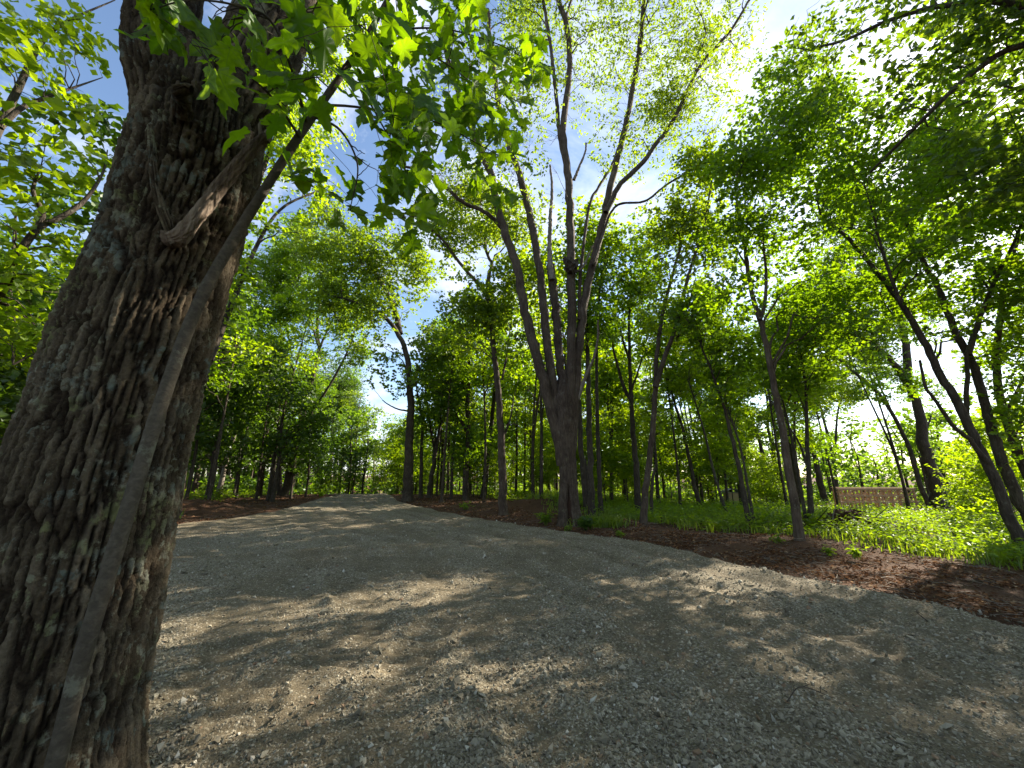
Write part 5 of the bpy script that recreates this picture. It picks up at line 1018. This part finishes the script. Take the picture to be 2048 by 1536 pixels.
def herbs():
    reseed('herbs')
    ac = Acc()
    # right: lush cover; left: sparser and lower
    for az0, az1, n, e0, dens, hh in ((3, 57, 20000, 3.3, 1.0, 1.0), (-10, 3, 5000, 4.4, .9, .9), (-48, -10, 10000, 3.4, .7, .85)):
        x, y = field(n, az0, az1, 6, 70, .9); o = outside(x, y) + (fbm(x * .8, y * .8, 95) - .5) * 1.5
        cov = sstep(e0, e0 + 1.2, o) * sstep(.36, .56, fbm(x * .7, y * .7, 96, 5) + .10)
        k = RNG.random(n) < cov * dens; x, y = x[k], y[k]; m = len(x); d = np.hypot(x, y)
        hgt = (.10 + .42 * fbm(x * .9, y * .9, 97) ** 1.5 * 1.6) * hh * RNG.uniform(.5, 1.25, m); z = zterr(x, y); per = 6
        a0 = RNG.uniform(0, 6.28, m); a = a0[:, None] + np.arange(per)[None] * 2.4 + RNG.normal(0, .3, (m, per))
        lv = RNG.uniform(.35, 1.0, (m, per)); rr = .05 + .10 * RNG.random((m, per)); s = (.055 + .05 * RNG.random((m, per))) * np.clip(.65 + d * .035, .9, 2.8)[:, None]
        dirs = np.stack([np.cos(a), np.sin(a), RNG.normal(-.1, .2, (m, per))], -1)
        c = np.stack([x, y, z], -1)[:, None] + np.stack([np.zeros_like(lv), np.zeros_like(lv), lv * hgt[:, None]], -1) + dirs * rr[..., None] * .5
        leaves(ac, c.reshape(-1, 3), dirs.reshape(-1, 3), np.array([[0, 0, 1.]]) + RNG.normal(0, .28, (m * per, 3)), s.reshape(-1), 0, .62)
    tag(ob('ground_cover', ac.build('ground_cover', [M_HERB], (0, 0, 0))), 'leafy low ground cover carpeting the forest floor beyond the bare soil', 'ground cover', kind='stuff')
    ac = Acc()
    x, y = field(34000, 2, 57, 6, 34, .9); o = outside(x, y) + (fbm(x * .8, y * .8, 95) - .5) * 1.3
    k = RNG.random(len(x)) < sstep(3.1, 3.9, o) * sstep(.34, .6, fbm(x * .45, y * .45, 98) + .13); x, y = x[k], y[k]; n = len(x)
    tufts = [(1.95, 10.7, .22, 700), (2.45, 10.3, .22, 500), (-11.0, 12.4, .3, 300)]
    for tx, ty, sp, m in tufts: x = np.append(x, RNG.normal(tx, sp, m)); y = np.append(y, RNG.normal(ty, sp * .6, m))
    n = len(x); z = zterr(x, y); a = RNG.uniform(0, 6.28, n); L = RNG.uniform(.10, .30, n); w = RNG.uniform(.006, .012, n) * np.clip(.6 + np.hypot(x, y) * .06, 1, 2.2)
    b = np.stack([x, y, z - .01], -1); le = np.stack([np.cos(a), np.sin(a), 0 * a], -1); sd = np.stack([-np.sin(a), np.cos(a), 0 * a], -1)
    up = np.array([[0, 0, 1.]]); mid = b + up * (L * .6)[:, None] + le * (L * .18)[:, None]; tip = b + up * (L * .92)[:, None] + le * (L * .55)[:, None]
    V = np.stack([b - sd * w[:, None], b + sd * w[:, None], mid + sd * w[:, None] * .8, mid - sd * w[:, None] * .8, tip, tip + sd * .001], 1)
    i = (np.arange(n) * 6)[:, None]; Q = np.concatenate([i + np.array([[0, 1, 2, 3]]), i + np.array([[3, 2, 5, 4]])])
    ac.add(V, Q, 0, np.tile(np.clip(RNG.normal(.5, .25, n), 0, 1), 2), False)
    tag(ob('grass', ac.build('grass', [M_GRASS], (0, 0, 0))), 'thin green grass among the ground cover right of the drive', 'grass', kind='stuff')
herbs()

def leafy_plant(px, py, h, n, label, leafm=M_HERB, size=.11, spread=.25):
    g = G(px, py); e = empty('leafy_plant', tuple(g)); tag(e, label, 'plant', None)
    tips = np.stack([RNG.normal(0, spread, n), RNG.normal(0, spread, n), h * RNG.uniform(.5, 1.1, n)], -1)
    st = bez(np.zeros((n, 3)) + RNG.normal(0, .03, (n, 3)) * [1, 1, 0], np.tile([[0, 0, 1.]], (n, 1)), tips, 6, .02)
    ac = Acc(); V, Q = tubes(st, np.full((n, 6), .003) * np.linspace(1.2, .6, 6)[None], 4); ac.add(V, Q, 0)
    ob('stems', ac.build('stems', [leafm], (0, 0, 0)), e)['kind'] = 'stuff'
    ac = Acc(); per = 9; c = np.repeat(st[:, 2:], 3, 1)[:, :per]; c = c + RNG.normal(0, .02, c.shape); a = RNG.uniform(0, 6.28, c.shape[:2]); d = np.stack([np.cos(a), np.sin(a), RNG.normal(-.1, .25, a.shape)], -1)
    m = c.shape[0] * c.shape[1]; leaves(ac, c.reshape(-1, 3), d.reshape(-1, 3), np.array([[0, 0, 1.]]) + RNG.normal(0, .3, (m, 3)), size * RNG.uniform(.6, 1.2, m), 0, .55)
    ob('foliage', ac.build('foliage', [leafm], (0, 0, 0)), e)
leafy_plant(1092, 1052, .42, 16, 'bright leafy plant just left of the many-stemmed oak foot', spread=.2)
leafy_plant(1172, 1062, .34, 18, 'dark glossy plant at the right side of the many-stemmed oak foot', M_DARKLEAF, .14, .22)
leafy_plant(1135, 1063, .16, 8, 'tiny fern sprig right against the oak bark at ground level', size=.06, spread=.08)
leafy_plant(1240, 1075, .14, 6, 'small weed alone on the gravel edge right of the oak', size=.07, spread=.08)
leafy_plant(438, 1000, .75, 18, 'shrubby green plant on the left bank below the pale mottled trunk', M_HERB, .17, .4)
leafy_plant(1560, 1088, .2, 6, 'yellow-green sprout on the bare soil in front of the tall speckled trunk', size=.08, spread=.1)
leafy_plant(1625, 1058, .38, 14, 'bright yellow-green plant at the foot of the tall speckled trunk', M_SUNLIT, .13, .22)
leafy_plant(1660, 1112, .16, 8, 'small green seedling out on the open soil right of the drive', size=.07, spread=.1)
leafy_plant(1715, 1120, .2, 9, 'low green tuft on the soil between root pile and drive edge', size=.08, spread=.16)
leafy_plant(1435, 1062, .3, 10, 'pale green fern where the clearing grass meets the soil', M_SUNLIT, .1, .2)
leafy_plant(640, 995, .35, 12, 'green fern at the left drive edge by the far bend', M_HERB, .16, .4)
leafy_plant(930, 1022, .25, 9, 'small green plant on the soil left of the grey-barked tree', M_HERB, .11, .25)

# the heap of torn roots and soil
def root_heap():
    g = G(1700, 1058); e = empty('root_heap', tuple(g)); tag(e, 'low heap of torn roots, sticks and brown clods at the ground cover edge', 'root heap')
    n = 150; p = np.stack([RNG.normal(0, .50, n), RNG.normal(0, .26, n), 0 * np.zeros(n)], -1); p[:, 2] = .34 * np.exp(-(p[:, 0] / .6) ** 2 - (p[:, 1] / .35) ** 2) * RNG.uniform(.3, 1.1, n) + .02
    V = lumps(n, RNG.uniform(.07, .26, n), (1, .8, .6), .35) + p[:, None]
    o = ob('clods', meshdata('clods', V, CUBEQ[None] + (np.arange(n) * 8)[:, None, None], None, [M_SOIL]), e); o['kind'] = 'stuff'
    for k in range(26):
        a = np.array([RNG.normal(0, .35), RNG.normal(0, .18), RNG.uniform(.05, .25)]); d = unit(np.array([RNG.normal(.3, 1), RNG.normal(0, .6), RNG.uniform(-.1, .7)])); L = RNG.uniform(.3, .8)
        q = catmull(np.array([a, a + d * L * .5 + RNG.normal(0, .05, 3), a + d * L + RNG.normal(0, .08, 3)]), 10); V, Q = tubes(q[None], np.linspace(.018, .004, 10)[None] * RNG.uniform(.5, 1.4), 6)
        ob('root', meshdata('root', V, Q, None, [M_PALE if k % 3 == 0 else M_BARK2], smooth=True), e)
root_heap()

# the timber railing and the tan box far among the trees
M_TIMBER = simplemat('new_timber', [(.3, (.33, .19, .10)), (.7, (.52, .33, .19))], 12, .75, .2, (1, 1, 1))
BOXME = meshdata('beam', CUBE * .5, CUBEQ, None, [M_TIMBER])
def beam(name, parent, a, b, w, t):
    a = Vector(a); b = Vector(b); d = b - a; o = ob(name, BOXME, parent); o.location = (a + b) / 2; o.rotation_mode = 'QUATERNION'
    o.rotation_quaternion = d.to_track_quat('X', 'Z'); o.scale = (d.length, t, w); return o
def railing(px0, px1, Y, label, npost, cx):
    zt = P(1750, 979, 25.0)[2]; zb = P(1750, 1004, 25.0)[2]; x0 = P(px0, 990, Y)[0]; x1 = P(px1, 990, Y)[0]; zm = (zt + zb) / 2
    base = np.array([(x0 + x1) / 2, Y, float(zterr((x0 + x1) / 2, Y))]); e = empty('timber_railing', tuple(base)); tag(e, label, 'railing')
    w = lambda x, z, dy=0: (x - base[0], dy, z - base[2]); xs = np.linspace(x0, x1, npost)
    for x in xs: beam('post', e, w(x, float(zterr(x, Y)) - .2), w(x, zt - .02), .09, .09)
    for z in (zt, zm, zb): beam('rail', e, w(x0 - .08, z, -.07), w(x1 + .08, z, -.07), .09, .04)
    beam('top_cap', e, w(x0 - .1, zt + .07, -.03), w(x1 + .1, zt + .07, -.03), .04, .16)
    for i in range(npost - 1):
        a, b = (xs[i] + .05, xs[i + 1] - .05)
        for z0, z1 in ((zb + .05, zm - .05), (zm + .05, zt - .05)):
            beam('brace', e, w(a, z0 if (i + cx) % 2 else z1, -.02), w(b, z1 if (i + cx) % 2 else z0, -.02), .06, .03)
railing(1678, 1829, 25.0, 'near side railing of new tan timber with cross braces, seen behind the sunlit ground cover', 11, 0)
railing(1668, 1812, 26.8, 'parallel far side timber railing just behind the cross-braced one', 10, 1)
def tan_box():
    Y = 22.0; c = P(1466, 1010, Y); z0 = float(zterr(c[0], Y)); zt = P(1466, 985, Y)[2]; h = zt - z0; w = .34
    e = empty('tan_box', (c[0], Y, z0)); tag(e, 'small tan box with a grey lid half hidden by leaves in the clearing', 'box')
    m1 = simplemat('tan_panel', [(.3, (.40, .29, .18)), (.7, (.50, .37, .24))], 5, .7, .1); m2 = simplemat('grey_lid', [(.3, (.22, .23, .23)), (.7, (.34, .35, .35))], 6, .5, .05)
    b = ob('body', meshdata('body', CUBE * [w, w * .8, h / 2] + [0, 0, h / 2], CUBEQ, None, [m1]), e); mod = b.modifiers.new('b', 'BEVEL'); mod.width = .03; mod.segments = 2
    th = np.linspace(0, math.pi, 11); r = w * 1.12
    V = np.array([[x * r, y, h + .02 + z * .16] for y in (-w * .92, w * .92) for x, z in zip(np.cos(th), np.sin(th))]); Q = [[i, i + 1, 12 + i, 11 + i] for i in range(10)] + [[0, 11, 21, 10]]
    o = ob('lid', meshdata('lid', V, np.array(Q), None, [m2]), e); o.modifiers.new('s', 'SOLIDIFY').thickness = .03
    ob('door', meshdata('door', CUBE * [w * .72, .012, h * .36] + [0, -w * .8 - .012, h * .48], CUBEQ, None, [m1]), e)
tan_box()
def twig(px, py, L, az, bend, r, label, n=3):
    g = G(px, py); g[2] = float(zdrive(g[0:1], g[1:2])[0]) if outside(g[0], g[1]) < 0 else g[2]; e = empty('fallen_twig', tuple(g)); tag(e, label, 'twig')
    d = np.array([math.cos(az), math.sin(az), 0]); s = np.array([-d[1], d[0], 0])
    q = catmull(np.array([-d * L / 2 + [0, 0, .012], s * bend + [0, 0, .05], d * L / 2 + [0, 0, .012]]), 16); V, Q = tubes(q[None], np.linspace(r, r * .4, 16)[None], 6); ob('stick', meshdata('stick', V, Q, None, [M_TWIG], smooth=True), e)
    for k in range(n):
        i = 4 + 4 * k; a = q[i]; b = a + d * L * .15 + s * L * .12 * (-1) ** k + [0, 0, .02]; V, Q = tubes(np.stack([a, (a + b) / 2 + [0, 0, .01], b])[None], np.array([[r * .5, r * .4, r * .2]]), 5); ob('side_twig', meshdata('side_twig', V, Q, None, [M_TWIG]), e)
twig(1625, 1418, .30, .1, .06, .004, 'thin curved twig lying on the gravel in the near right part')
twig(1810, 1195, .35, 2.6, .03, .006, 'dark stick poking from the brown soil beside the drive')
twig(1852, 1245, .22, .9, .05, .005, 'short bent twig on the gravel close to the soil edge')
twig(1270, 1132, .14, .4, .02, .009, 'dark bark chip with twig on the middle of the drive', 1)
twig(700, 1440, .16, 1.2, .02, .003, 'small straight twig among the stones near the big trunk', 1)
